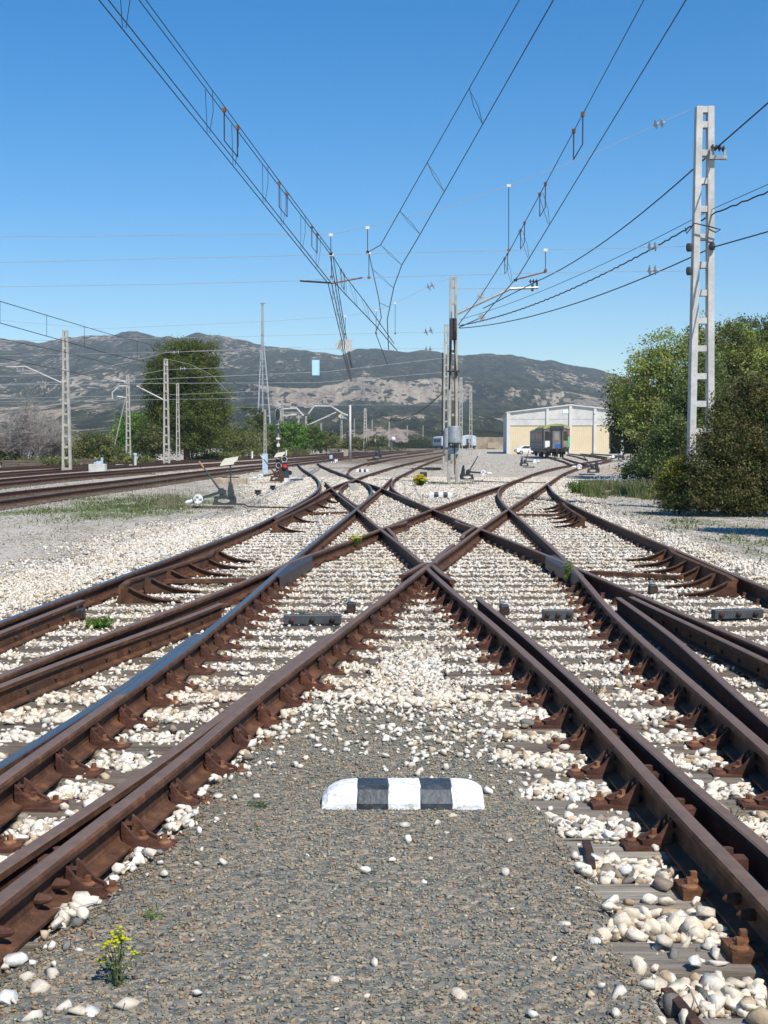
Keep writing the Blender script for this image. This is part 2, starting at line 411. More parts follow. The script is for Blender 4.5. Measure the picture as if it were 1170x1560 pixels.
# guard rails with their fan of ribs
GUARD = [(-.05, 0), (.05, 0), (.05, .02), (.018, .03), (.018, .15), (.034, .16), (.034, .185), (-.034, .185), (-.034, .15), (-.05, .02)]
def guard(px, side, n, label, reach=.62, z=.19):
    P = [at(x, y, z) for x, y in px]; a, b = P[0], P[-1]
    root = make_rail('guard_rail', [(p.x, p.y) for p in P], label, 'guard rail', 'rust', .012, 'rust', GUARD, topset=set())
    for i in range(n):
        t = i / (n - 1); p = a.lerp(b, t); p.z = 0
        prof = [(0, .012), (reach, .012), (reach * .97, .03), (reach * .75, .042), (reach * .52, .066), (reach * .34, .105), (reach * .2, .15), (reach * .12, .18), (0, .185)]
        mb = MB().prism([(side * q[0], q[1]) for q in prof], 'y', -.012, .012)
        mb.prism([(side * reach * .12, .172), (side * reach * .2, .142), (side * reach * .34, .098), (side * reach * .52, .060), (side * reach * .75, .036), (side * reach * .97, .026), (side * reach * .97, .032), (side * reach * .75, .045), (side * reach * .52, .069), (side * reach * .34, .108), (side * reach * .2, .153), (side * reach * .12, .182)], 'y', -.045, .045)
        r = mb.build('rib', M['rust'], root, p - root.location)
        r.rotation_euler = (0, 0, side * R(6))
guard([(186, 893), (197, 884), (318, 846), (326, 838)], 1, 6, 'rusty guard rail with fan ribs inside the near stretch of the polished left rail')
guard([(418, 797), (425, 792), (498, 757), (502, 751)], 1, 6, 'rusty guard rail with fan ribs at the far bend of the polished left rail', .6)
guard([(1120, 884), (1110, 878), (1028, 843), (1021, 836)], -1, 6, 'rusty guard rail with fan ribs inside the near outermost right rail')
guard([(890, 790), (884, 786), (862, 772), (857, 766)], -1, 6, 'rusty guard rail with fan ribs at the far end of the outermost right rail', .6)

# long tie bars from the guard rails to the frogs
def tie_bar(p0, p1, label, z=.05, w=.05):
    a, b = at(*p0, z), at(*p1, z); return tag(MB().bar(a, b, .10, .05).world('tie_bar', M['rust'], a, bevel=.006), label, 'tie bar')
tie_bar((232, 886), (375, 884), 'brown tie bar between the left guard rail and the left frog')
tie_bar((900, 872), (1040, 880), 'brown tie bar between the right frog and the near right guard rail')
tie_bar((780, 784), (862, 785), 'brown tie bar from the right crossing to the far right guard rail')
tie_bar((455, 783), (528, 781), 'brown tie bar from the far left guard rail to the crossing')

# frog castings: dark blocks filling the noses
def frog(px, label):
    mb = MB()
    pts = [at(x, y, .166) for x, y in px]; mb.prism([(p.x, p.y) for p in pts], 'z', .02, .166)
    return tag(mb.world('frog_casting', M['frog'], pts[0], bevel=.012), label, 'frog')
M['frog'] = mat_plain('frog_steel', (.050, .046, .048), .5, .3, var=.3, dirt=(.14, .08, .06), dirt_amt=.5)
frog([(418, 876), (426, 880), (476, 851), (476, 847), (462, 845), (440, 857)], 'smooth dark steel frog nose on the left side of the crossing')
frog([(890, 876), (882, 880), (831, 851), (831, 847), (845, 845), (868, 857)], 'smooth dark steel frog nose on the right side of the crossing')

# ------------------------------------------------------------------ rail chairs with screws
def chair_mesh(side):
    """cast brace: two bowed cheeks that join in a curved nose, on a base plate"""
    mb = MB(); S = lambda x: x * side
    mb.box((S(.10), 0, .0105), (.33, .16, .019))
    n = 11; inner, outer, hh = [], [], []
    for k in range(n):                      # horseshoe wall in plan, highest where it meets the rail web
        t = k / (n - 1); a = -math.pi / 2 + math.pi * t
        if t < .3: x, y = .035 + (t / .3) * .085, -.056 - .006 * math.sin(math.pi * t / .3)
        elif t > .7: x, y = .035 + ((1 - t) / .3) * .085, .056 + .006 * math.sin(math.pi * (1 - t) / .3)
        else: q = (t - .5) / .2 * math.pi / 2; x, y = .12 + .072 * math.cos(q), .056 * math.sin(q)
        h = .135 if x < .045 else .042 + .093 * max(0, 1 - (x - .045) / .12) ** 1.9
        nx, ny = (0, -1) if t < .3 else ((0, 1) if t > .7 else (math.cos((t - .5) / .2 * math.pi / 2), math.sin((t - .5) / .2 * math.pi / 2)))
        outer.append((x + nx * .008, y + ny * .008)); inner.append((x - nx * .008, y - ny * .008)); hh.append(h)
    v = []
    for (xo, yo), (xi, yi), h in zip(outer, inner, hh): v += [(S(xo), yo, .018), (S(xo), yo, h), (S(xi), yi, h), (S(xi), yi, .018)]
    f = []
    for k in range(n - 1):
        for j in range(4): f.append((k * 4 + j, k * 4 + (j + 1) % 4, k * 4 + 4 + (j + 1) % 4, k * 4 + 4 + j))
    f += [(0, 1, 2, 3), tuple((n - 1) * 4 + j for j in (3, 2, 1, 0))]
    mb.add(v, f)
    mb.prism([(S(.03), .018), (S(.17), .018), (S(.17), .030), (S(.10), .042), (S(.03), .065)], 'y', -.048, .048)
    mb.lathe([(.05, 0), (.052, .02), (.04, .03)], (S(.225), 0, .0), 12)
    return mb.mesh('rail_chair', M['rust_light'])
def screw_mesh():
    return MB().lathe([(.031, 0), (.031, .007), (.022, .013), (.016, .015)], n=12).box((0, 0, .026), (.022, .022, .024)).mesh('coach_screw', M['screw'])
def web_bolt_mesh():
    return MB().lathe([(.024, 0), (.024, .022)], n=6, axis='x').lathe([(.013, .022), (.013, .05)], n=8, axis='x').mesh('web_bolt', M['rust_light'])
SCREW, WBOLT, CHAIR = screw_mesh(), web_bolt_mesh(), {1: chair_mesh(1), -1: chair_mesh(-1)}
PLATE = {s: MB().box((.10 * s, 0, .022), (.10, .135, .040)).mesh('base_plate', M['rust']) for s in (1, -1)}
ROWS = [4.31 + .6 * k + RNG.normal(0, .012) for k in range(-3, 68)]
def chairs(key, side, y0, y1, plain_until=0):
    c, root = RC[key], rails[key]
    for y in ROWS:
        if not y0 <= y <= y1: continue
        x = float(c(y)); a = math.atan2(float(c(y + .1) - c(y - .1)), .2)
        loc = Vector((x, y, 0)) - root.location
        if y < plain_until:
            ch = link('base_plate', PLATE[side], root, loc); ch.rotation_euler = (0, 0, -a)
            for sx, sy in ((.09, .038), (.125, -.04)):
                link('coach_screw', SCREW, ch, (sx * side * .95, sy * .9, .042))
            continue
        ch = link('rail_chair', CHAIR[side], root, loc); ch.rotation_euler = (random.uniform(-.03, .03), random.uniform(-.03, .03), -a + random.uniform(-.09, .09)); ch.scale = (random.uniform(.82, .95), random.uniform(.88, 1.0), random.uniform(.9, 1.0))
        s1 = link('coach_screw', SCREW, ch, (.225 * side, random.uniform(-.012, .012), .028)); s1.rotation_euler = (0, 0, random.random() * 3)
        s2 = link('coach_screw', SCREW, ch, (.11 * side, 0, .042)); s2.rotation_euler = (0, 0, random.random() * 3)
        wb = link('web_bolt', WBOLT, ch, (.012 * side, 0, .105))
        if side < 0: wb.rotation_euler = (0, 0, math.pi)
chairs('D', 1, 4.8, 17.0); chairs('D2', -1, 3.5, 17.0, plain_until=5.2)
chairs('E', 1, 5.4, 17.5); chairs('E2', -1, 5.4, 17.5)
# simple clips on the other rails of the crossing
CLIP = MB().box((0, 0, .012), (.26, .13, .022)).box((.09, 0, .035), (.045, .045, .05)).box((-.09, 0, .035), (.045, .045, .05)).mesh('rail_clip', M['rust_light'])
def clips(key, y0, y1):
    c, root = RC[key], rails[key]
    for y in ROWS:
        if y0 <= y <= y1: link('rail_clip', CLIP, root, Vector((float(c(y)), y, 0)) - root.location)
clips('A', 13, 42); clips('G', 12, 42); clips('B', 13, 34); clips('C', 13, 34); clips('D', 20, 40); clips('E', 20, 34); clips('E2', 20, 34); clips('D2_up', 18, 34)
# fish bolts near the camera on the left rail
o = rails['D']
FB = MB().lathe([(.02, 0), (.021, .02), (.015, .05), (.005, .062)], n=10, axis='x').mesh('fish_bolt', M['rust_light'])
for y in (4.62, 4.78, 4.3, 4.13): link('fish_bolt', FB, o, Vector((float(RC['D'](y)) + .008, y, .085)) - o.location)
o = rails['D2']
for y in (4.62, 4.46):
    b = link('fish_bolt', FB, o, Vector((float(RC['D2'](y)) - .008, y, .085)) - o.location); b.rotation_euler = (0, 0, math.pi)
for key, side, ys in (('D', -1, (5.0, 5.6, 6.35)), ('D2', 1, (4.5, 5.0, 5.7, 6.3, 7.1))):     # heel blocks between stock rail and blade
    o = rails[key]
    hb = MB().box((side * .075, 0, .085), (.11, .07, .06)).lathe([(.022, 0), (.022, .03)], (side * .06, .0, .12), n=6).mesh('spacer_block', M['rust_light'])
    for y in ys: link('spacer_block', hb, o, Vector((float(RC[key](y)), y, 0)) - o.location)

# ------------------------------------------------------------------ sleepers
def sleeper_mesh(L, seed, mat='wood'):
    r = random.Random(seed); n = 14; v = []; f = []
    prof = [(-.125, -.2), (.125, -.2), (.125, -.012), (.112, 0), (-.112, 0), (-.125, -.012)]; k = len(prof)
    for i in range(n + 1):
        x = -L / 2 + L * i / n
        for j, (y, z) in enumerate(prof):
            v.append((x + (r.uniform(-.02, .02) if i in (0, n) else 0), y + r.uniform(-.006, .006), z + (r.uniform(-.006, .001) if z > -.1 else 0)))
    for i in range(n):
        for j in range(k): f.append((i * k + j, i * k + (j + 1) % k, (i + 1) * k + (j + 1) % k, (i + 1) * k + j))
    f += [tuple(range(k - 1, -1, -1)), tuple(n * k + j for j in range(k))]
    return MB().add(v, f).mesh('sleeper', M[mat])
sleepers = []          # (y, x0, x1) used when the stones are strewn
def sleeper(x0, x1, y, label, group):
    o = link('sleeper', sleeper_mesh(x1 - x0, int(y * 97 + x0 * 13), 'wood_pale' if x0 > 0 and y < 7 else 'wood'), None, ((x0 + x1) / 2, y, random.uniform(.002, .010)))
    o.rotation_euler = (0, 0, random.uniform(-.006, .006)); sleepers.append((y, x0, x1))
    tag(o, label, 'sleeper', group)
for i, y in enumerate(ROWS):
    if y < 3.5: continue
    a, g = float(RC['A'](y)) - .55, float(RC['G'](y)) + .55
    d, d2 = float(RC['D'](y)), float(RC['D2'](min(y, VY)))
    if y < 11.2:
        sleeper(a, d + .36, y, 'weathered timber sleeper under the left hand pair of rails before the crossing', 'timber sleepers left of the grey gravel')
        sleeper(d2 - .52 + random.uniform(-.05, .05), g, y, 'weathered timber sleeper with its sawn end beside the grey gravel', 'timber sleepers right of the grey gravel')
    elif y < 19:
        m = random.uniform(-.3, .5)
        sleeper(a, m - .015, y, 'weathered timber sleeper in the white ballast left of the near crossing point', 'timber sleepers left of the crossing point')
        sleeper(m + .015, g, y, 'weathered timber sleeper in the white ballast right of the near crossing point', 'timber sleepers right of the crossing point')
    elif y < 46:
        sleeper(max(a, -4.2), min(g, 7.0), y, 'long timber sleeper half buried in white ballast beyond the near crossing point', 'long timbers under the far crossing')

# switch stretcher plates, lock boxes and rods between the near rails
def plate(px0, px1, label, nb=3):
    a, b = at(*px0, .02), at(*px1, .02)
    root = tag(MB().bar(a + Vector((0, 0, .045)), b + Vector((0, 0, .045)), .09, .085).world('stretcher_plate', M['greyplate'], a, bevel=.006), label, 'stretcher plate')
    for i in range(nb):
        p = a.lerp(b, .15 + .7 * i / max(1, nb - 1))
        MB().lathe([(.026, 0), (.026, -.02), (.012, -.03)], n=8, axis='y').build('bolt', M['rust_dark'], root, p - root.location + Vector((0, -.045, .045)))
plate((826, 943), (873, 943), 'dark bolted stretcher plate on the sleeper between the two open right blades')
plate((1086, 943), (1160, 941), 'dark bolted stretcher plate at the right edge beside the outer right rail')
plate((432, 951), (520, 950), 'dark bolted stretcher plate on the sleeper between the left rails')
for (x, y, lab) in ((122, 944, 'black lock box beside the second rail on the left'), (768, 938, 'grey lock box beside the open blade right of the crossing point'),
                    (535, 934, 'dark lock box against the rail left of the crossing point'), (994, 905, 'small brass coloured lock box beside the rail right of the right frog')):
    p = at(x, y, 0)
    root = tag(MB().box((0, 0, .06), (.09, .11, .10)).build('lock_box', M['black'], None, p, bevel=.015), lab, 'lock box')
    MB().lathe([(.02, 0), (.02, .03)], (-.03, -.03, .12), n=6).build('bolt', M['steel'], root)
    MB().box((0, -.085, .05), (.09, .02, .06)).build('cover_plate', M['rust_dark'], root)
# ------------------------------------------------------------------ value noise for placing things
_T = RNG.random((256, 256))
def vnoise(x, y):
    xi, yi = np.floor(x).astype(int), np.floor(y).astype(int); fx, fy = x - xi, y - yi
    fx, fy = fx * fx * (3 - 2 * fx), fy * fy * (3 - 2 * fy); a = lambda i, j: _T[(xi + i) % 256, (yi + j) % 256]
    return (a(0, 0) * (1 - fx) + a(1, 0) * fx) * (1 - fy) + (a(0, 1) * (1 - fx) + a(1, 1) * fx) * fy
def fbm(x, y, o=4):
    s, w, t = 0, .5, 0
    for k in range(o): s = s + w * vnoise(x * 2 ** k + 17.3 * k, y * 2 ** k + 5.1 * k); t += w; w *= .5
    return s / t
def sstep(x, a, b): t = np.clip((x - a) / (b - a), 0, 1); return t * t * (3 - 2 * t)

def left_edge(y): return np.where(y < 34, RC['A'](y), -2.0 - (y - 34) * .075)
def right_edge(y): return np.where(y < 50, RC['G'](np.minimum(y, 49)), 6.3 + (y - 50) * .125)
def zones(x, y):
    n = fbm(x * .9, y * .5); n2 = fbm(x * .25 + 40, y * .12 + 9); n3 = fbm(x * 2.3 + 7, y * 1.6)
    dl, dr = left_edge(y) - x, x - right_edge(y)
    wl = 1 - sstep(dl + (n - .5) * 2.2 + (n2 - .5) * 1.4, .6, np.interp(y, [0, 12, 17, 27, 36, 60], [5.0, 4.4, 3.1, 2.3, 1.5, 3.0])); wr = 1 - sstep(dr + (n - .5) * 1.6, .15, 1.3)
    white = wl * wr * (1 - .35 * sstep(y, 60, 140))
    D, D2 = RC['D'](np.minimum(y, 40)), RC['D2'](np.minimum(y, VY))
    inner = sstep(x - D, .05, .22) * sstep(D2 - x, .30, .75) if False else ((x > D) & (x < D2)).astype(float)
    edge = np.minimum(x - D, (D2 - x) - .25)
    dark = inner * sstep(edge + (n3 - .5) * .25, .02, .22) * (1 - sstep(y + (n - .5) * 1.4, 8.0, 9.0))
    dark = np.where((D2 - x) < .5 + (n3 - .5) * .3, dark * .25, dark) * np.where(y < 3, 1, 1)
    grass = sstep(n2 * .6 + n * .55, .50, .72) * sstep(dl, 2.2, 5.0) * .75
    g2 = np.exp(-((x + 6.6 + (y - 36) * .06) / 2.4) ** 2 - ((y - 37) / 8.5) ** 2) * sstep(n3, .25, .55)
    grass = np.maximum(grass * np.exp(-((y - 30) / 22) ** 2), g2 * 1.0)
    g3 = sstep(dr + (n - .5), .6, 2.0) * sstep(n * .7 + n3 * .4, .42, .66) * (y < 62) * (y > 12) * np.where(y < 38, .55, 1)
    g4 = np.exp(-((x - 2.8) / 1.6) ** 2 - ((y - 56) / 2.6) ** 2) * 1.4
    grass = np.clip(np.maximum(np.maximum(grass, g3), g4 * sstep(n3, .3, .5)), 0, 1)
    white = white * (1 - .8 * np.clip(g4, 0, 1))
    brown = sstep(y + (n - .5) * 40, 88, 125) * sstep(x + .045 * y, -3, 3) * (1 - sstep(x - .045 * y, -1, 3)) * (.75 + .25 * n3)
    tan = np.exp(-((x - 14.5) / 2.6) ** 2 - ((y - 88) / 12) ** 2) + .8 * np.exp(-((x - 2.4) / 1.2) ** 2 - ((y - 80) / 4) ** 2)
    return np.clip(white * (1 - dark), 0, 1), np.clip(grass, 0, 1), np.clip(brown, 0, 1), np.clip(dark, 0, 1), np.clip(tan, 0, 1)
def ground_z(x, y):
    w, g, b, d, t = zones(x, y)
    D2 = RC['D2'](np.minimum(y, VY))
    ins = sstep(x - left_edge(y), -.6, -.2) * sstep(right_edge(y) - x, -.6, -.2) * (1 - sstep(y, 46, 52))
    z = -.036 * ins + d * .068 + (fbm(x * .35, y * .35) - .5) * .05 * (1 - ins) * sstep(np.abs(y), 3, 8)
    # bank on the right under the bushes
    z = z + 1.5 * sstep(x - np.where(y < 40, 7.6, 9.0 + (y - 40) * .2), 1.5, 9) * sstep(y, 8, 22) * (1 - sstep(y, 75, 120))
    return z

# ------------------------------------------------------------------ ground sheet
ys = np.r_[np.arange(-8, 1.2, .6), np.exp(np.linspace(math.log(1.3), math.log(700), 330)), [1000, 2000, 4500, 9000]]
u = np.linspace(-1, 1, 281); us = np.sign(u) * np.abs(u) ** 1.35
gx = us[None, :] * (13 + .72 * np.maximum(ys, 0))[:, None]; gy = np.repeat(ys[:, None], len(u), 1)
gz = ground_z(gx, np.maximum(gy, .5)) * (gy > -3)
w, g, b, d, t = zones(gx, np.maximum(gy, .8))
V = np.stack([gx, gy, gz], -1).reshape(-1, 3); nr, nc = gx.shape
idx = np.arange(nr * nc).reshape(nr, nc)
Q = np.stack([idx[:-1, :-1], idx[:-1, 1:], idx[1:, 1:], idx[1:, :-1]], -1).reshape(-1, 4)
def ground_material():
    m, t_, bs = new_mat('ballast_ground'); t = t_
    a1 = t.n.new('ShaderNodeAttribute'); a1.attribute_name = 'col'
    a2 = t.n.new('ShaderNodeAttribute'); a2.attribute_name = 'tan'
    sep = t.n.new('ShaderNodeSeparateColor'); t.link(a1.outputs['Color'], sep.inputs[0])
    white, grass, brown, dark = sep.outputs[0], sep.outputs[1], sep.outputs[2], a1.outputs['Alpha']
    v = t.pos()
    big, mid, fine = t.noise(v, .35, 5, .6), t.noise(v, 3.0, 5, .6), t.noise(v, 22, 4, .6)
    peb = t.vor(v, 17); pebs = t.vor(v, 48)
    pc = t.n.new('ShaderNodeSeparateColor'); t.link(peb.outputs['Color'], pc.inputs[0])
    pf = t.n.new('ShaderNodeSeparateColor'); t.link(pebs.outputs['Color'], pf.inputs[0])
    soil = t.ramp(mid, [(.25, (.205, .165, .122)), (.5, (.315, .265, .205)), (.78, (.43, .38, .31))])
    soil = t.mix(t.step(pc.outputs[0], .72, .85), soil, (.46, .44, .40))
    soil = t.mix(t.math('MULTIPLY', t.step(big, .52, .7), .35), soil, (.33, .22, .16))
    chalk = t.ramp(pc.outputs[1], [(0, (.26, .225, .175)), (.35, (.46, .41, .33)), (.8, (.68, .625, .53))])
    chalk = t.mix(t.step(peb.outputs['Distance'], .45, .75), chalk, (.20, .17, .14))
    dk = t.ramp(pf.outputs[0], [(0, (.11, .12, .115)), (.45, (.19, .19, .17)), (.75, (.27, .215, .155)), (1, (.36, .30, .22))])
    grs = t.ramp(fine, [(.3, (.05, .085, .022)), (.6, (.12, .16, .05)), (.8, (.24, .22, .10))])
    brn = t.ramp(t.noise(t.pos((1, .22, 1)), .8, 6, .7), [(.3, (.075, .055, .04)), (.5, (.16, .12, .088)), (.66, (.25, .205, .155)), (.8, (.17, .17, .07))])
    thr = t.math('ADD', t.math('MULTIPLY', fine, .5), t.math('MULTIPLY', pc.outputs[2], .5))
    def cut(maskv, k=.25): return t.step(t.math('ADD', t.math('SUBTRACT', maskv, thr), .5), .5 - k, .5 + k)
    yard = t.step(t.math('ADD', t.noise(t.pos((1, .35, 1)), .9, 6, .7), t.math('MULTIPLY', big, .5)), .56, .84)
    soil = t.mix(t.math('MULTIPLY', yard, .5), soil, (.54, .505, .45))
    soil = t.mix(t.math('MULTIPLY', t.step(t.noise(t.pos((1, .3, 1)), .23, 6, .7), .55, .70), .45), soil, (.20, .165, .125))
    c = t.mix(cut(white), soil, chalk)
    c = t.mix(cut(grass, .2), c, grs)
    c = t.mix(brown, c, brn)
    c = t.mix(cut(a2.outputs['Fac']), c, (.42, .31, .20))
    c = t.mix(cut(dark, .2), c, dk)
    t.link(c, bs.inputs['Base Color']); bs.inputs['Roughness'].default_value = .95; bs.inputs['Specular IOR Level'].default_value = .1
    h = t.math('ADD', t.math('MULTIPLY', peb.outputs['Distance'], -1.0), t.math('MULTIPLY', fine, .6))
    t.link(t.bump(h, .8, .03), bs.inputs['Normal'])
    return m
gm = fast_mesh('ground', V, Q, ground_material(), np.stack([w, g, b, d], -1).reshape(-1, 4), smooth=True)
ta = gm.attributes.new('tan', 'FLOAT', 'POINT'); ta.data.foreach_set('value', np.ascontiguousarray(t, np.float32).ravel())
tag(link('ground', gm), kind='structure')

# ------------------------------------------------------------------ stones
def ico(sub):
    import bmesh
    bm = bmesh.new(); bmesh.ops.create_icosphere(bm, subdivisions=sub, radius=1.0)
    v = np.array([q.co[:] for q in bm.verts]); f = np.array([[q.index for q in p.verts] for p in bm.faces]); bm.free(); return v, f
ICO = {1: ico(1), 2: ico(2)}
def rot_mats(n, rng, tilt=math.pi):
    q = rng.normal(size=(n, 4)); q /= np.linalg.norm(q, axis=1)[:, None]
    w, x, y, z = q.T
    return np.stack([np.stack([1 - 2 * (y * y + z * z), 2 * (x * y - z * w), 2 * (x * z + y * w)], -1), np.stack([2 * (x * y + z * w), 1 - 2 * (x * x + z * z), 2 * (y * z - x * w)], -1), np.stack([2 * (x * z - y * w), 2 * (y * z + x * w), 1 - 2 * (x * x + y * y)], -1)], 1)
def chunk_templates(sub, n, rng, cut=9):
    """angular broken stones: hulls of a few points"""
    import bmesh
    out = []
    for _ in range(n):
        p = rng.normal(size=(9 if sub == 1 else 15, 3)); p /= np.linalg.norm(p, axis=1)[:, None]; p *= rng.uniform(.72, 1.0, (len(p), 1)) * np.array([1, rng.uniform(.75, 1), rng.uniform(.7, 1)])
        bm = bmesh.new()
        for q in p: bm.verts.new(q)
        r = bmesh.ops.convex_hull(bm, input=bm.verts); bmesh.ops.delete(bm, geom=[g for g in r['geom_interior'] if isinstance(g, bmesh.types.BMVert)], context='VERTS')
        bmesh.ops.triangulate(bm, faces=bm.faces); bmesh.ops.recalc_face_normals(bm, faces=bm.faces); bm.verts.ensure_lookup_table(); bm.verts.index_update()
        out.append((np.array([v.co[:] for v in bm.verts]), np.array([[v.index for v in f.verts] for f in bm.faces]))); bm.free()
    return out
def strew(name, P, rad, cols, sub, mat, rng, flat=(.45, .9), ntemp=18, cut=12):
    T = chunk_templates(sub, ntemp, rng, cut); n = len(P)
    ti = rng.integers(0, ntemp, n)
    sc = np.stack([np.ones(n), rng.uniform(.55, 1.0, n), rng.uniform(*flat, n)], -1) * rad[:, None]
    Rm = rot_mats(n, rng)
    # stones lie on their flat side more often than not
    ang = rng.uniform(0, 2 * np.pi, n); tx, ty = rng.normal(0, .35, n), rng.normal(0, .35, n)
    ca, sa = np.cos(ang), np.sin(ang); Z = np.zeros(n); O = np.ones(n)
    Rz = np.stack([np.stack([ca, -sa, Z], -1), np.stack([sa, ca, Z], -1), np.stack([Z, Z, O], -1)], 1)
    Rx = np.stack([np.stack([O, Z, Z], -1), np.stack([Z, np.cos(tx), -np.sin(tx)], -1), np.stack([Z, np.sin(tx), np.cos(tx)], -1)], 1)
    Ry = np.stack([np.stack([np.cos(ty), Z, np.sin(ty)], -1), np.stack([Z, O, Z], -1), np.stack([-np.sin(ty), Z, np.cos(ty)], -1)], 1)
    Rr = Rz @ Rx @ Ry
    VV, FF, CC, k0 = [], [], [], 0
    for j, (tv, tf) in enumerate(T):
        m = np.nonzero(ti == j)[0]; nv = len(tv)
        v = np.einsum('nij,nvj->nvi', Rr[m], tv[None] * sc[m][:, None, :]) + P[m][:, None, :]
        VV.append(v.reshape(-1, 3)); FF.append((tf[None] + (k0 + np.arange(len(m)) * nv)[:, None, None]).reshape(-1, 3)); CC.append(np.repeat(np.c_[cols[m], np.ones(len(m))], nv, 0)); k0 += len(m) * nv
    return link(name, fast_mesh(name, np.concatenate(VV), np.concatenate(FF), mat, np.concatenate(CC)))
M['stone'] = mat_attr('limestone', .9, bump=60)
M['chip'] = mat_attr('gravel_chip', .85)
def white_cols(n, rng):
    k = rng.random(n)[:, None]; v = rng.uniform(.80, 1.1, n)[:, None]
    c = np.where(k < .52, (.76, .70, .59), np.where(k < .80, (.81, .775, .70), np.where(k < .92, (.54, .43, .30), np.where(k < .965, (.30, .25, .20), (.20, .20, .19)))))
    return np.clip(c * v, 0, .86)
def near_rail(x, y, half):
    hit = np.zeros(len(x), bool)
    for k, c in RC.items():
        inr = (y > c.y[0]) & (y < c.y[-1]); hit |= inr & (np.abs(c(y) - x) < half)
    return hit
def on_sleeper(x, y):
    hit = np.zeros(len(x), bool)
    for sy, a, b in sleepers: hit |= (np.abs(y - sy) < .165) & (x > a - .05) & (x < b + .05)
    return hit
def scatter(y0, y1, dens, rng, xr=.31, pad=.6):
    area = (y1 - y0) * (2 * (xr * (y0 + y1) / 2 + pad)); n = int(area * dens)
    y = np.sqrt(rng.uniform(0, 1, n) * (y1 ** 2 - y0 ** 2) + y0 ** 2); x = rng.uniform(-1, 1, n) * (xr * y + pad)
    return x, y
MARKS = [(lambda p: (p.x, p.y))(at(px, py, 0)) for px, py in ((671, 758), (552, 719))]
def ballast(name, y0, y1, dens, r0, r1, sub, label_kind=True, rng=RNG, sleeper_keep=.06, half=.10, lift=.0):
    x, y = scatter(y0, y1, dens, rng); w_, g_, b_, d_, t_ = zones(x, y)
    keep = rng.random(len(x)) < np.clip(w_ ** 1.2 * 1.05 * (1 - .8 * g_), 0, 1); x, y = x[keep], y[keep]
    s = on_sleeper(x, y); k = (~s) | (rng.random(len(x)) < sleeper_keep); k &= ~near_rail(x, y, half)
    for mx, my in MARKS: k &= ~((np.abs(x - mx) < .5) & (np.abs(y - my) < .45))
    x, y, s = x[k], y[k], s[k]
    r = rng.uniform(r0, r1, len(x)) * rng.choice([.65, 1, 1.35], len(x), p=[.40, .42, .18])
    z = np.where(s, .0, ground_z(x, y)) + r * .35 + rng.uniform(0, .026, len(x)) * (~s) + lift
    return tag(strew(name, np.stack([x, y, z], -1), r, white_cols(len(x), rng) * (1 - sstep(fbm(x * 1.1 + 9, y * .8 + 4), .42, .72)[:, None] * np.array([.05, .085, .14])), sub, M['stone'], rng), 'pale broken limestone ballast between the sleepers', 'ballast', kind='stuff')
ballast('ballast_stones', 3.4, 5.4, 1900, .020, .048, 2)
ballast('ballast_stones', 5.4, 9, 2600, .017, .040, 2)
ballast('ballast_stones', 9, 17, 2700, .017, .036, 1, sleeper_keep=.05)
ballast('ballast_stones', 17, 30, 1900, .020, .038, 1, sleeper_keep=.10)
ballast('ballast_stones', 30, 66, 520, .026, .046, 1, sleeper_keep=.35)
x, y = scatter(62, 165, 9, RNG); n_ = fbm(x * .25 + 3, y * .12); k = (RNG.random(len(x)) < sstep(n_, .38, .6)) & (zones(x, y)[2] < .5); x, y = x[k], y[k]
r = RNG.uniform(.04, .085, len(x)); tag(strew('yard_gravel', np.stack([x, y, ground_z(x, y)], -1), r, white_cols(len(x), RNG) * RNG.uniform(.5, .95, len(x))[:, None], 1, M['stone'], RNG), 'pale coarse gravel of the far yard in front of the shed', 'gravel', kind='stuff')
# pale stones among the earth left and right of the tracks
x, y = scatter(10, 60, 150, RNG); w_, g_, b_, d_, t_ = zones(x, y); n_ = fbm(x * .6 + 3, y * .4)
k = (RNG.random(len(x)) < (.25 + .75 * sstep(n_, .38, .62)) * (1 - .6 * g_)) & (w_ < .8) & ~near_rail(x, y, .12); x, y = x[k], y[k]
r = RNG.uniform(.010, .030, len(x)); c = white_cols(len(x), RNG) * RNG.uniform(.42, .9, len(x))[:, None]
tag(strew('side_gravel', np.stack([x, y, ground_z(x, y) + r * .3], -1), r, c, 1, M['stone'], RNG), 'mixed grey and white gravel strewn on the earth beside the tracks', 'gravel', kind='stuff')
# dark rounded chippings between the two near rails
x, y = scatter(3.3, 9.6, 5200, RNG, .2, .6); w_, g_, b_, d_, t_ = zones(x, y); k = (d_ > .12 + .3 * RNG.random(len(x))) & ~near_rail(x, y, .09); x, y = x[k], y[k]
k = RNG.random(len(x))[:, None]
c = np.where(k < .38, (.205, .21, .18), np.where(k < .66, (.32, .285, .215), np.where(k < .82, (.33, .24, .155), np.where(k < .91, (.42, .36, .27), np.where(k < .96, (.34, .19, .12), (.09, .085, .09)))))) * RNG.uniform(.7, 1.15, len(x))[:, None]
rb = np.clip(np.exp(-(x - RC['D'](y)) / .30) * .85 + np.exp(-(RC['D2'](y) - .45 - x) / .25) * .25, 0, 1) * sstep(fbm(x * 3, y * 3), .3, .6); c = c * (1 - rb[:, None] * np.array([.12, .38, .52])); fv = sstep(fbm(x * .9 + 5, y * .9), .35, .65)[:, None]; c = c * (1 - fv * np.array([.03, .07, .13])) * (.94 + .08 * (1 - fv)) * np.array([.97, 1.0, .97])
r = RNG.uniform(.0055, .0115, len(x)) * RNG.choice([.7, 1, 1.5], len(x), p=[.42, .44, .14])
tag(strew('dark_chippings', np.stack([x, y, ground_z(x, y) + r * .25], -1), r, c, 1, M['chip'], RNG, (.35, .7), cut=6), 'fine dark grey and brown chippings between the two near rails', 'gravel', kind='stuff')
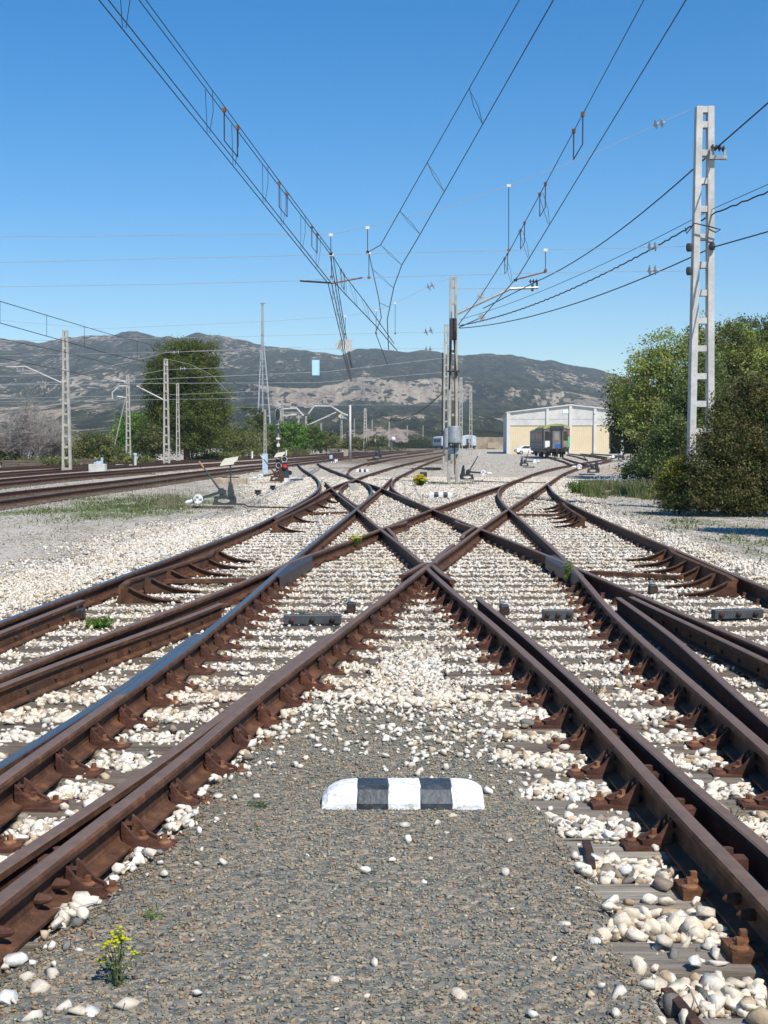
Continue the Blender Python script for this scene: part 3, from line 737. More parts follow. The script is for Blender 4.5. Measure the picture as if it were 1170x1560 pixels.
# white stones thrown onto the dark chippings: denser along the rails and toward the crossing
x, y = scatter(3.5, 9.4, 330, RNG, .2, .5); D_, D2_ = RC['D'](y), RC['D2'](y); k0 = (x > D_ + .09) & (x < D2_ - .09)
e = np.minimum(x - D_, D2_ - x); p = np.exp(-((e - .1) / .16) ** 2) * .55 + sstep(y + (x > 0) * .5, 6.3, 8.6) * .9 + .022 + .6 * np.exp(-((x - .75) / .28) ** 2 - ((y - 7.1) / .55) ** 2)
k = k0 & (RNG.random(len(x)) < p * np.where(x - D_ < .45, .45 + .55 * (y > 5), 1)) ; x, y = x[k], y[k]; r = RNG.uniform(.012, .034, len(x))
tag(strew('scattered_stones', np.stack([x, y, ground_z(x, y) + r * .45], -1), r, white_cols(len(x), RNG), 2, M['stone'], RNG), 'white stones spilled from the ballast along the edge of the dark chippings', 'stones', kind='stuff')
# single pale stones one can count in the foreground
LOOSE = [(20, 1470, .06), (60, 1512, .055), (15, 1530, .06), (95, 1540, .045), (140, 1548, .05), (48, 1556, .05), (120, 1452, .03), (128, 1335, .03), (150, 1350, .028), (210, 1255, .03), (646, 1348, .032), (680, 1272, .026), (690, 1247, .034), (700, 1522, .044), (510, 1499, .036), (403, 1460, .022), (669, 1449, .020), (447, 1190, .026), (610, 1180, .024), (640, 1165, .016),
         (543, 1122, .02), (205, 1275, .042), (196, 1540, .055), (99, 1385, .030), (80, 1490, .045), (40, 1495, .04), (120, 1550, .05), (862, 1412, .035), (880, 1357, .03), (935, 1375, .035), (1010, 1440, .05),
         (1060, 1470, .045), (940, 1520, .05), (985, 1505, .045), (905, 1440, .04), (1075, 1395, .05), (950, 1330, .05), (905, 1310, .04), (328, 1383, .012), (469, 1439, .014), (287, 1322, .02), (262, 1262, .024), (840, 1208, .02), (473, 1233, .018)]
rr = random.Random(5)
STM = []
for k in range(6):
    tv, f = chunk_templates(2, 1, np.random.default_rng(50 + k), 8)[0]; v = tv * np.array([1, .74, .6])
    STM.append(fast_mesh('loose_stone', v, f, M['stone'], np.tile([(.66, .62, .54, 1), (.70, .69, .65, 1), (.58, .52, .42, 1)][k % 3], (len(v), 1))))
for x, y, r in LOOSE:
    p = at(x, y, .02); o = link('loose_stone', STM[rr.randrange(6)], None, p + Vector((0, 0, r * .25))); o.scale = (r, r, r); o.rotation_euler = (rr.uniform(-.3, .3), rr.uniform(-.3, .3), rr.random() * 6)
    tag(o, 'loose pale limestone lump lying in the foreground around the dark chippings', 'stone', 'loose white stones in the foreground')

# ------------------------------------------------------------------ grass
M['leaf'] = mat_attr('leaf', .6, spec=.25, trans=.38)
M['twig'] = mat_attr('twig', .85, spec=.15)
def blades(name, x, y, h, cols, rng, label, cat, lean=.8, width=.012, seg2=False):
    n = len(x); a = rng.uniform(0, 2 * np.pi, n); la = rng.uniform(0, 2 * np.pi, n); L = rng.uniform(0, lean, n) * h
    z = ground_z(x, y); wd = width * rng.uniform(.6, 1.3, n)
    P0 = np.stack([x - np.cos(a) * wd, y - np.sin(a) * wd, z], -1); P1 = np.stack([x + np.cos(a) * wd, y + np.sin(a) * wd, z], -1)
    P2 = np.stack([x + np.cos(la) * L, y + np.sin(la) * L, z + h], -1)
    v = np.stack([P0, P1, P2], 1).reshape(-1, 3); f = np.arange(n * 3).reshape(-1, 3)
    return tag(link(name, fast_mesh(name, v, f, M['leaf'], np.repeat(np.c_[cols, np.ones(n)], 3, 0))), label, cat, kind='stuff')
x, y = scatter(12, 66, 330, RNG, .33, 1); w_, g_, b_, d_, t_ = zones(x, y); k = (RNG.random(len(x)) < g_ ** 2 * .8 * sstep(fbm(x * 1.7, y * .9), .38, .60)) & ~near_rail(x, y, .3); x, y = x[k], y[k]
kk = RNG.random(len(x))[:, None]; c = np.where(kk < .6, (.13, .175, .055), np.where(kk < .85, (.20, .21, .08), (.33, .28, .16))) * RNG.uniform(.7, 1.2, len(x))[:, None]
blades('grass', x, y, RNG.uniform(.02, .10, len(x)), c, RNG, 'low green grass growing through the gravel beside the tracks', 'grass', width=.016)
# taller straw coloured bank right of the bend and stalks by the black lever
x = RNG.uniform(6.2, 11, 16000); y = RNG.uniform(40, 53, 16000); k = RNG.random(16000) < sstep(fbm(x * 1.1, y * .6), .42, .62) ** 1.5 * sstep(x - right_edge(y), .5, 1.4); x, y = x[k], y[k]
kk = RNG.random(len(x))[:, None]; c = np.where(kk < .55, (.11, .17, .04), np.where(kk < .8, (.20, .17, .08), (.30, .22, .13))) * RNG.uniform(.6, 1.2, len(x))[:, None]
blades('grass', x, y, RNG.uniform(.08, .42, len(x)) * sstep(fbm(x * 2, y), .2, .7), c, RNG, 'rough green and straw coloured grass on the bank inside the right hand bend', 'grass', width=.02)
p = at(258, 775); x = RNG.normal(p.x, .35, 170); y = RNG.normal(p.y, .6, 170); c = np.array((.30, .23, .16)) * RNG.uniform(.7, 1.3, 170)[:, None]
blades('dry_stalks', x, y, RNG.uniform(.2, 1.0, 170), c, RNG, 'tall thin dry stalks standing left of the black point lever', 'dry stalks', .2, .0045)
x = RNG.uniform(9, 17, 4200); y = RNG.uniform(56, 68, 4200); x = x + (y - 60) * .12
c = np.tile((.75, .75, .72), (4200, 1)); 
def specks(name, x, y, z, s, cols, rng, label, cat, mat):
    n = len(x); a = rng.uniform(0, 6.28, (n, 3)); v = []
    base = np.stack([np.stack([np.cos(a[:, 0] + k * 2.094) * s, np.sin(a[:, 0] + k * 2.094) * s, np.sin(a[:, 1] + k) * s * .6], -1) for k in range(3)], 1)
    v = base + np.stack([x, y, z], -1)[:, None, :]
    return tag(link(name, fast_mesh(name, v.reshape(-1, 3), np.arange(n * 3).reshape(-1, 3), mat, np.repeat(np.c_[cols, np.ones(n)], 3, 0))), label, cat, kind='stuff')
k = fbm(x * .7, y * .3) > .5; x, y = x[k], y[k]
specks('daisies', x, y, ground_z(x, y) + RNG.uniform(.05, .22, len(x)), RNG.uniform(.02, .04, len(x)), c[:len(x)], RNG, 'white daisies flowering in front of the dark trees on the right', 'flowers', M['leaf'])

# ------------------------------------------------------------------ hills
SIL = [(-700, 560), (-400, 540), (-200, 530), (0, 517), (35, 519), (60, 523), (100, 516), (150, 512), (178, 509), (200, 504), (215, 507), (243, 515), (272, 516), (300, 509), (330, 512), (365, 519), (400, 527), (430, 532), (470, 535), (500, 540), (520, 541), (545, 534), (580, 534), (620, 537), (660, 536), (700, 540), (745, 541), (775, 542), (800, 546), (840, 550), (870, 556), (905, 561), (935, 572), (985, 590), (1060, 612), (1200, 640), (1500, 655), (1900, 668)]
px_ = np.linspace(-700, 1900, 560); sx_, sy_ = np.array(SIL).T; sil = (YH - np.interp(px_, sx_, sy_)) / F
sil = sil + (fbm(px_ * .05, px_ * 0 + 3, 4) - .5) * .0035
tt = np.linspace(0, 1, 190); dd = 430 + 2750 * tt ** 1.25
PX, DD = np.meshgrid(px_, dd); TT = np.repeat(tt[:, None], len(px_), 1); S = np.repeat(sil[None], len(dd), 0)
AX = (PX - W / 2) / F * DD
nb = fbm(AX * .004 + 3, DD * .0022, 5) - .5; nf = fbm(AX * .02, DD * .012, 4) - .5
band = .60 + .05 * np.sin(PX * .012) + .03 * np.sin(PX * .037 + 1) + nb * .10      # foot of the cliff band
G = .50 * TT ** .85 + .20 * sstep(TT, band, band + .035) + .17 * sstep(TT, .36 + nb * .12, .40 + nb * .12) * .5 + (.30 - .085) * sstep(TT, .62, .98) + .085 * TT
G = G / G[-1:, :]
E = S * np.clip(G + (nb * .22 + nf * .06) * TT * (1 - TT) * 1.6, 0, 1.0 * (TT < 1) + TT)
E = np.minimum(E, S)
HZ = CAMZ * np.minimum(1, TT * 4) - 1.2 * (1 - TT) + E * DD
cliff = sstep(TT, band - .02, band + .015) * (1 - sstep(TT, band + .035, band + .075)) * np.interp(px_, [0, 380, 430, 660, 700, 760, 930], [.45, .5, .95, 1, .8, .55, .9])[None]
cliff2 = sstep(TT, .36 + nb * .12, .39 + nb * .12) * (1 - sstep(TT, .42 + nb * .12, .47 + nb * .12)) * .6
upper = sstep(TT, .66, .75) * np.interp(px_, [-200, 0, 420, 470, 600, 900], [.52, .52, .5, .40, .37, .40])[None]
lowl = np.interp(px_, [-100, 0, 130, 230, 480, 560, 640], [.5, .5, .42, .35, .35, .3, .12])[None] * sstep(TT, .05, .2) * (1 - sstep(TT, .6, .7))
pink = np.exp(-((PX - 585) / 75) ** 2) * np.exp(-((TT - .19) / .13) ** 2) * 1.0
HC = np.stack([np.clip(np.maximum.reduce([cliff, cliff2, upper, lowl]), 0, 1), np.clip(pink, 0, 1), TT, np.ones_like(TT)], -1)
def hill_material():
    m, t, bs = new_mat('wooded_hillside')
    a = t.n.new('ShaderNodeAttribute'); a.attribute_name = 'col'
    sp = t.n.new('ShaderNodeSeparateColor'); t.link(a.outputs['Color'], sp.inputs[0])
    v = t.pos((1, .03, 1.5))
    vc = t.pos((1, .03, .55))
    n0, n1, n2 = t.noise(v, .006, 4), t.noise(v, .030, 9, .72), t.noise(v, .13, 5, .7); crag = t.noise(vc, .07, 7, .75); tree = t.vor(v, .14); tree2 = t.vor(v, .055)
    tc = t.n.new('ShaderNodeSeparateColor'); t.link(tree.outputs['Color'], tc.inputs[0]); tc2 = t.n.new('ShaderNodeSeparateColor'); t.link(tree2.outputs['Color'], tc2.inputs[0])
    wood = t.ramp(t.math('ADD', t.math('MULTIPLY', tc.outputs[0], .6), t.math('MULTIPLY', tc2.outputs[0], .4)), [(.05, (.012, .018, .009)), (.5, (.034, .042, .018)), (.95, (.085, .088, .038))])
    wood = t.mix(t.step(t.math('ADD', n1, t.math('MULTIPLY', n2, .3)), .74, .84), wood, (.10, .095, .06))
    rock = t.ramp(crag, [(.30, (.11, .095, .08)), (.42, (.28, .225, .165)), (.54, (.42, .345, .255)), (.72, (.56, .475, .365))])
    k = t.math('ADD', t.math('ADD', t.math('MULTIPLY', n0, .30), t.math('MULTIPLY', n1, .42)), t.math('MULTIPLY', n2, .28))
    msk = t.step(t.math('ADD', k, t.math('MULTIPLY', sp.outputs[0], .20)), .60, .63)
    shrub = t.step(t.math('SUBTRACT', t.math('ADD', tc.outputs[1], t.math('MULTIPLY', tc2.outputs[1], .6)), t.math('MULTIPLY', sp.outputs[0], .55)), .55, .62)
    msk = t.math('MULTIPLY', msk, t.math('SUBTRACT', 1.0, t.math('MULTIPLY', shrub, .92)))
    c = t.mix(msk, wood, rock)
    pk = t.math('MULTIPLY', t.step(t.math('ADD', k, t.math('MULTIPLY', sp.outputs[1], .20)), .595, .64), t.step(tc.outputs[1], .9, .6))
    c = t.mix(pk, c, t.ramp(crag, [(.3, (.16, .12, .10)), (.5, (.40, .30, .24)), (.7, (.40, .37, .33))]))
    t.link(c, bs.inputs['Base Color']); bs.inputs['Roughness'].default_value = 1; bs.inputs['Specular IOR Level'].default_value = 0
    t.link(t.bump(t.math('SUBTRACT', t.math('ADD', n2, crag), t.math('MULTIPLY', tree.outputs['Distance'], .5)), 1.0, 9.0), bs.inputs['Normal'])
    return m
hv = np.stack([AX, DD, HZ], -1).reshape(-1, 3); nr, nc = AX.shape; idx = np.arange(nr * nc).reshape(nr, nc)
back = hv[-nc:].copy(); back[:, 1] += 500; back[:, 2] = -5; hv = np.r_[hv, back]; idx = np.r_[idx, np.arange(nr * nc, nr * nc + nc)[None]]
Q = np.stack([idx[:-1, :-1], idx[:-1, 1:], idx[1:, 1:], idx[1:, :-1]], -1).reshape(-1, 4)
hc = np.r_[HC.reshape(-1, 4), HC[-1]]
tag(link('hills', fast_mesh('hills', hv, Q, hill_material(), hc, smooth=True)), kind='structure')
# ------------------------------------------------------------------ clearance markers (striped concrete blocks)
def striped_mesh_parts(root):
    L, Dp, Hh = .73, .27, .118
    prof = [(-Dp / 2, -.06), (Dp / 2, -.06), (Dp / 2, Hh * .45), (Dp * .40, Hh * .8), (Dp * .26, Hh * .97), (-Dp * .26, Hh), (-Dp * .36, Hh * .88), (-Dp / 2, Hh * .42)]
    e = [-L / 2, -.205, -.065, .08, .22, L / 2]
    for i in range(5):
        mb = MB(); a, b = e[i], e[i + 1]; n = 6 if i in (0, 4) else 2
        rings = []
        for k in range(n + 1):
            x = a + (b - a) * k / n
            q = 1.0
            if i == 0: q = math.sqrt(max(.05, 1 - ((n - k) / n) ** 2.4 * .80))
            if i == 4: q = math.sqrt(max(.05, 1 - (k / n) ** 3 * .55))
            rings.append([(x + .004 * math.sin(j * 2.3 + i), y * (.8 + .2 * q), z if z < 0 else z * q) for j, (y, z) in enumerate(prof)])
        m = len(prof); v = [p for r in rings for p in r]
        f = [(r * m + j, r * m + (j + 1) % m, (r + 1) * m + (j + 1) % m, (r + 1) * m + j) for r in range(n) for j in range(m)]
        f += [tuple(range(m)), tuple(n * m + j for j in range(m - 1, -1, -1))]
        mb.add(v, f); mb.build('black_stripe' if i % 2 else 'white_stripe', M['marker_black'] if i % 2 else M['marker_white'], root, bevel=.004)
M['marker_white'] = mat_plain('marker_white_paint', (.80, .80, .79), .75, var=.12, scale=6, bump=.7, bdist=.008, dirt=(.30, .28, .25), dirt_amt=.75)
M['marker_black'] = mat_plain('marker_black_paint', (.035, .045, .058), .5, var=.45, scale=6, bump=.5, bdist=.006, dirt=(.12, .12, .115), dirt_amt=.5)
for i, (px, py, lab, s) in enumerate([(613, 1232, 'black and white striped concrete marker standing on the dark gravel in the foreground', 1.0),
                                      (671, 758, 'black and white striped concrete marker beyond the diamond crossing beside the yellow flowers', 1.0),
                                      (552, 719, 'black and white striped concrete marker in the farthest fork by the upright lever', 1.0),
                                      (508, 705, 'tiny white topped marker lying beside the pale blue cabinet at the far left fork', .6),
                                      (471, 700.5, 'tiny white marker just below the far left tracks near the twin dwarf signals', .7)]):
    p = at(px, py, 0); p.z = .055 if i in (1, 2) else (.03 if i else .01)
    r = thing('clearance_marker', lab, 'marker', p, 0); r.scale = (s, s, s); striped_mesh_parts(r)

# ------------------------------------------------------------------ ladder masts
def ladder_mast(label, px, base, top, wb, wt, nr=14, parts=True, mat='concrete', depth=None, name='ladder_mast', z0=0.0, rot=0.0, Y=None):
    if Y is None: b = at(px, base, z0)
    else: b = Vector((pd(px, base, Y).x, Y, z0))
    h = pd(px, top, b.y).z - z0; dp = depth or wb * .55
    root = thing(name, label, 'mast', b, rot, None)
    lw = wb * .24; mbs = []
    def leg(s):
        x0, x1 = s * (wb / 2 - lw / 2), s * (wt / 2 - lw / 2); l1 = min(lw, wt * .36)
        v = []
        for z, x, w_, d_ in ((-.3, x0, lw, dp), (h, x1, l1, dp * .7)):
            v += [(x + i * w_ / 2, j * d_ / 2, z) for i, j in ((-1, -1), (1, -1), (1, 1), (-1, 1))]
        return v, [(3, 2, 1, 0), (4, 5, 6, 7), (0, 1, 5, 4), (1, 2, 6, 5), (2, 3, 7, 6), (3, 0, 4, 7)]
    def rung(i):
        t = (i + .35) / nr if i < nr else 1 - .01
        z = h * t if i < nr else h - lw * .5; w_ = wb + (wt - wb) * t
        return (0, 0, z), (w_ - lw * 1.0, dp * .62, lw * .95)
    if parts:
        for s in (-1, 1): MB().add(*leg(s)).build('leg', M[mat], root, bevel=.008)
        for i in range(nr + 1):
            c, d = rung(i); MB().box(c, d).build('rung', M[mat], root)
    else:
        mb = MB()
        for s in (-1, 1): mb.add(*leg(s))
        for i in range(nr + 1): c, d = rung(i); mb.box(c, d)
        mb.build('lattice', M[mat], root)
    return root, b, h
def part_world(root, mb, name, mat, **k):
    """a child given in world coordinates (root unrotated)"""
    o0 = root.location; mb.v = [tuple(Vector(p) - o0) for p in mb.v]
    return mb.build(name, mat if not isinstance(mat, str) else M[mat], root, **k)
def insulator_mb(mb, a, b, n=3, r=.085, mi=0):
    a, b = Vector(a), Vector(b); mb.tube([a, b], .022, 6)
    for k in range(n):
        c = a.lerp(b, (k + .5) / n); d = (b - a).normalized() * .05
        mb.tube([c - d, c - d * .3, c, c + d * .6], [.02, r * .9, r, .025], 10)
    return mb

big, bigb, bigh = ladder_mast('tall pale concrete ladder mast rising from the bushes on the right', 1066, 773, 163, .66, .44, 14, mat='concrete_light', z0=.35, Y=34.0)
m1, m1b, m1h = ladder_mast('concrete ladder mast with a silver counterweight drum, nearest of the central cluster', 690, 737, 422, .46, .30, 13)
m0, m0b, m0h = ladder_mast('concrete ladder mast just behind and left of the mast with the silver drum', 679.5, 716, 494, .44, .28, 13)
m3, _, _ = ladder_mast('slim ladder mast just behind and right of the mast with the silver drum', 702, 699, 575, .44, .30, 12, parts=False)
m4, _, _ = ladder_mast('slim ladder mast standing alone right of the central cluster, in front of the far coaches', 717, 695, 588, .5, .32, 12, parts=False)
l1, l1b, _ = ladder_mast('tall ladder mast at far left with a bracket arm reaching left', 102, 720, 503, .56, .32, 13)
l2, l2b, _ = ladder_mast('ladder mast with a stay rope, beside the bright green shrub', 196, 704, 572, .52, .30, 12)
l3, l3b, _ = ladder_mast('ladder mast standing in front of the big pine at its left side', 254, 708, 547, .56, .34, 12)
l4, l4b, _ = ladder_mast('shorter ladder mast in front of the middle of the big pine', 271.5, 704.5, 584, .38, .24, 11)
l5, l5b, _ = ladder_mast('short slim mast with a pale blue foot beside the second black lever', 404, 720, 624, .20, .13, 12)
part_world(l5, MB().box(at(404, 720, 0) + Vector((0, 0, .55)), (.30, .2, 1.1)), 'painted_foot', 'paleblue')
for px, base, top, lab, nr, wb in [(430, 694, 604, 'ladder mast close behind the tall colour light signal', 12, .56), (455, 692, 632, 'dark topped ladder mast against the bright green trees', 10, .40), (466.5, 692, 634, 'ladder mast right of the bright green trees carrying a portal arm', 10, .48),
                               (489.5, 690, 645, 'thin ladder mast between the portal arms and the olive bushes', 10, .38), (520.5, 688, 631, 'ladder mast wearing a blue and yellow board on its top', 11, .50), (540, 686, 638, 'thin grey ladder mast just right of the plain round pole', 10, .36),
                               (556.5, 687, 622, 'broad ladder mast with a small top arm behind the round pole', 13, .95), (567, 684, 640, 'faint ladder mast in front of the pink rocks, leftmost of the far yard row', 8, .5), (593, 684, 642, 'far ladder mast at the foot of the pink rocks with a white lamp beside it', 10, .62), (620.5, 682, 648, 'far ladder mast at the right end of the pink rocks', 10, .62),
                               (644.5, 681, 648, 'far ladder mast between the pink rocks and the striped cliff', 10, .62), (664.5, 679.5, 652, 'farthest ladder mast just left of the grey coaches', 10, .62)]:
    ladder_mast(lab, px, base, top, wb, wb * .62, nr, parts=False)
# plain pole
pp = at(533.5, 702, 0); ph = pd(533, 617, pp.y).z
pole = thing('round_pole', 'plain pale round pole standing in the far left yard', 'pole', pp)
MB().tube([(0, 0, -.2), (0, 0, ph)], [.13, .10], 10).build('shaft', M['concrete_light'], pole, smooth=True)
MB().box((-.28, -.05, ph * .45), (.22, .25, .75)).build('signal_box', M['black'], pole)

# cross bar, drum and weights on the central masts
def at_mast(root, px, py): return pd(px, py, root.location.y)
c = m1b
part_world(m1, MB().box((c.x - .02, c.y - .18, 7.9 - 1.5), (.3, .06, .9)), 'tension_gear', 'black')
wz = pd(690, 662, c.y).z
part_world(m1, MB().lathe([(.25, -.35), (.27, -.33), (.27, .33), (.25, .35)], (c.x + .05, c.y - .30, wz), 16), 'counterweight_drum', 'galv', smooth=False)
part_world(m1, MB().lathe([(.29, -.02), (.29, .02)], (c.x + .05, c.y - .30, wz - .38), 16), 'drum_base', 'black')
part_world(m1, MB().tube([(c.x + .05, c.y - .3, .4), (c.x + .05, c.y - .3, 7.4)], .022, 6), 'guide_rod', 'rust')
part_world(m1, MB().box((c.x, c.y - .2, pd(690, 687, c.y).z), (.44, .1, .26)), 'name_plate', 'galv')
part_world(m1, MB().box((c.x, c.y - .18, pd(690, 566, c.y).z), (.5, .08, .06)), 'cross_bar', 'black')
part_world(m1, MB().box((c.x - .12, c.y - .12, pd(690, 540, c.y).z), (.07, .06, 2.9), rot=(0, R(2), 0)).box((c.x + .05, c.y - .12, pd(690, 535, c.y).z), (.05, .05, 2.2), rot=(0, R(-4), 0)), 'cable_bundle', 'cable')
part_world(m1, MB().box((c.x, c.y, 1.32), (.44, .2, .16)), 'footing_clamp', 'steel')
c0 = m0b
part_world(m0, MB().lathe([(.2, -.6), (.2, .6)], (c0.x + .05, c0.y - .3, pd(680, 667, c0.y).z), 14), 'counterweight_drum', 'galv')
part_world(m0, MB().box((c0.x - .25, c0.y - .2, pd(680, 600, c0.y).z), (.08, .06, 5.2)), 'cable_bundle', 'cable')
# feeder arm on the central mast
a0, a1, a2 = at_mast(m1, 696, 478), at_mast(m1, 777, 440), at_mast(m1, 820, 438)
part_world(m1, MB().tube([a0, a1, a2], .06, 8), 'bracket_arm', 'galv')
part_world(m1, MB().tube([at_mast(m1, 697, 440), at_mast(m1, 778, 439)], .012, 5), 'arm_stay', 'wire_light')
part_world(m1, insulator_mb(MB().box(at_mast(m1, 811, 438), (.10, .1, .3)).box(at_mast(m1, 818, 433) + Vector((0, 0, -.02)), (.08, .08, .35)), at_mast(m1, 806, 429), at_mast(m1, 820, 428), 3, .10), 'feeder_insulator', 'greyplate')
# bracket on the big mast
q0, q1 = pd(1080, 240, 33.8), pd(1107, 240, 33.8)
part_world(big, MB().bar(q0, q1, .14, .09).bar(pd(1083, 240, 33.8), pd(1083, 226, 33.8), .05).bar(pd(1104, 240, 33.8), pd(1104, 228, 33.8), .05), 'bracket_arm', 'steel')
part_world(big, insulator_mb(MB(), pd(1083, 224, 33.8), pd(1105, 227, 33.8), 4, .085), 'feeder_insulator', 'greyplate')
for y in (377, 413): part_world(big, MB().lathe([(.06, -.1), (.08, -.05), (.08, .05), (.06, .1)], pd(1050, y, 33.8), 8), 'wire_clamp', 'black')
part_world(big, MB().lathe([(.06, -.08), (.08, 0), (.05, .12)], pd(1085, 376, 33.8), 8), 'wire_clamp', 'black')
part_world(big, MB().tube([pd(1044, 347, 33.7), pd(1046, 356, 33.7), pd(1058, 340, 33.7), pd(1084, 346, 33.7), pd(1098, 350, 33.7), pd(1090, 354, 33.7), pd(1080, 349, 33.7)], .016, 6), 'cable_loop', 'cable')
# cantilevers on the left masts
def arm(root, pts, name='bracket_arm', r=.035, mat='concrete_light'):
    Y = root.location.y; return part_world(root, MB().tube([pd(x, y, Y) for x, y in pts], r * Y / 80, 6), name, mat)
arm(l1, [(96, 584), (38, 558), (9, 559)]); arm(l1, [(26, 559), (26, 566), (35, 566), (35, 559)], 'arm_insulator', .05, 'steel')
arm(l2, [(194, 582), (172, 578)], r=.05); arm(l2, [(197, 588), (182, 588), (171, 598), (171, 608)], r=.045); arm(l2, [(194, 606), (178, 604)], r=.04)
arm(l2, [(191, 607), (169, 703)], 'stay_rope', .03, 'wire_light'); arm(l3, [(249, 609), (208, 588)], r=.04)
rm = [o for o in bpy.data.objects if o.get('label', '').startswith('ladder mast close behind')][0]
arm(rm, [(431, 623), (452, 622), (462, 633)], r=.05); arm(rm, [(432, 633), (452, 632)], r=.04)
rm = [o for o in bpy.data.objects if o.get('label', '').startswith('ladder mast right of the bright')][0]
arm(rm, [(470, 630), (479, 618.5), (504, 618.5), (522, 630), (530, 633)], r=.05); arm(rm, [(468, 648), (486, 640), (512, 628)], r=.035)
rm = [o for o in bpy.data.objects if o.get('label', '').startswith('ladder mast wearing')][0]
Yq = rm.location.y
part_world(rm, MB().prism([(p.x, p.z) for p in (pd(515, 634, Yq), pd(520, 630, Yq), pd(519, 638, Yq))], 'y', Yq - .3, Yq - .26), 'yellow_board', mat_plain('yellow_paint', (.75, .66, .22), .5))
part_world(rm, MB().prism([(p.x, p.z) for p in (pd(520.5, 631, Yq), pd(525, 637, Yq), pd(520, 638, Yq))], 'y', Yq - .3, Yq - .26), 'blue_board', mat_plain('blue_board_paint', (.25, .42, .62), .5))
part_world(rm, MB().box(pd(521, 692, Yq), (.75, .3, 1.6)), 'painted_foot', 'paleblue')

# slender three legged tower
tp = at(401, 690, 0); tY = tp.y; tz = lambda y: pd(400, y, tY).z
tower = thing('lattice_tower', 'slender three legged steel lattice tower behind the small mast at left', 'tower', tp)
for k, (xb, dy) in enumerate(((391.5, -.6), (399.5, 1.0), (415, -.6))):
    xt = (398.4, 399.9, 401.4)[k]
    pts = [pd(xb, 690, tY) + Vector((0, dy, 0)), pd(xb + (xt - xb) * .55, 585, tY) + Vector((0, dy * .45, 0)), pd(xt, 520, tY), pd(xt + (400 - xt) * .4, 463, tY)]
    part_world(tower, MB().tube(pts, [.15, .14, .11, .10], 6), 'tower_leg', 'galv')
for y, xa, xb in ((667, 392, 413.5), (617, 394, 409.5), (592, 395, 407.5), (578, 395.7, 406.6), (558, 396.6, 405), (547, 397, 404), (526, 398, 402.5), (507, 398.3, 402), (490, 398.7, 401.3)):
    part_world(tower, MB().tube([pd(xa, y, tY) + Vector((0, -.4, 0)), pd(xb, y, tY) + Vector((0, -.4, 0))], .07, 5), 'cross_brace', 'galv')
part_world(tower, MB().box(pd(400, 462, tY), (1.0, .5, .14)).box(pd(400, 464, tY), (.3, .3, .3)), 'top_platform', 'steel')

# ------------------------------------------------------------------ overhead wires
def sag(a, b, s, n=14):
    a, b = Vector(a), Vector(b); return [a.lerp(b, i / n) - Vector((0, 0, 4 * s * (i / n) * (1 - i / n))) for i in range(n + 1)]
def wire(name, pts, r, mat, label=None, cat='wire', parent=None, n=5, group=None):
    mb = MB().tube(pts, r, n)
    if parent is not None: return part_world(parent, mb, name, mat)
    return tag(mb.world(name, M[mat], pts[0]), label, cat, group)
Y1, Y2, Y3 = 34.0, 56.0, 84.0
WR = lambda P, k=1.0: [k * max(.0062, .00036 * max(p.y, 0)) for p in P]
def overhead(label, con, mes, loops=(), drops=(), pair=0.0, mpair=0.0, r=.011):
    root = thing('overhead_line', label, 'overhead line', con[0])
    def poly(p): return [q for a, b in zip(p[:-1], p[1:]) for q in sag(a, b, 0, 8)[:-1]] + [p[-1]]
    for k in ([0] if not pair else [-.5, .5]): part_world(root, MB().tube([p + Vector((k * pair, 0, 0)) for p in poly(con)], WR(poly(con)), 5), 'contact_wire', 'wire')
    for k in ([0] if not mpair else [-.5, .5]): part_world(root, MB().tube([p + Vector((k * mpair, 0, 0)) for p in poly(mes)], WR(poly(mes), .9), 5), 'carrier_wire', 'wire')
    def on(P, y):
        for a, b in zip(P[:-1], P[1:]):
            if min(a.y, b.y) <= y <= max(a.y, b.y): return a.lerp(b, (y - a.y) / (b.y - a.y))
        return None
    for y in drops:
        a, b = on(con, y), on(mes, y)
        if a and b: part_world(root, MB().tube([a + Vector((-.03, 0, 0)), b + Vector((-.05, 0, 0))], .004, 4).tube([a + Vector((.0, .02, 0)), a.lerp(b, .5) + Vector((.05, 0, 0)), b + Vector((.04, 0, 0))], .004, 4), 'dropper', 'wire')
    for y in loops:
        a, b = on(mes, y), on(mes, y + 1.1)
        if a and b: part_world(root, MB().tube([a, a - Vector((0, 0, .42)), b - Vector((0, 0, .42)), b], .009, 4), 'wire_loop', 'rust_dark'), part_world(root, MB().box(a, (.05, .05, .06)).box(b, (.05, .05, .06)), 'loop_clamp', 'screw')
    return root
def back(a, b, y):  # extend the line b->a to distance y
    return a + (a - b) * ((y - a.y) / (a.y - b.y))
A0, A1 = pd(158, 0, 12.4), pd(502.5, 432, Y1); Mm0, Mm1 = pd(217, 0, 13.95), pd(504.5, 386, Y1); Mmid = pd(338, 178, 19.2)
overhead('leftmost overhead line of paired wires sweeping down to the hanging arrow board', [back(A0, A1, 6), A0, A1, pd(523, 521, Y2 - 1), pd(523, 533, Y2), pd(535, 581, Y3)], [back(Mm0, Mm1, 6) + Vector((0, 0, .2)), Mm0, Mm1, pd(525, 508, Y2), pd(536, 560, Y3)],
         loops=(18.7, 24.3, 29.6), drops=(13.2, 17.6, 19.6, 22.6, 24.9, 28.0, 31, 38, 43, 48), pair=.085, mpair=.07)
overhead('overhead line branching from the left pair and running to the middle hangers', [A1 + Vector((.1, 0, .05)), pd(525, 447, 37), pd(573, 497, 49), pd(605, 534, 62)], [Mm1, pd(523, 417, 38), pd(556, 460, 47), pd(600, 523, 62)], loops=(37.2,), drops=(37.5, 41, 46), r=.009)
B0, B1 = pd(843, 0, 12.2), pd(600, 437, Y1); Bm0, Bm1 = pd(791, 0, 14.2), pd(561.5, 384, Y1)
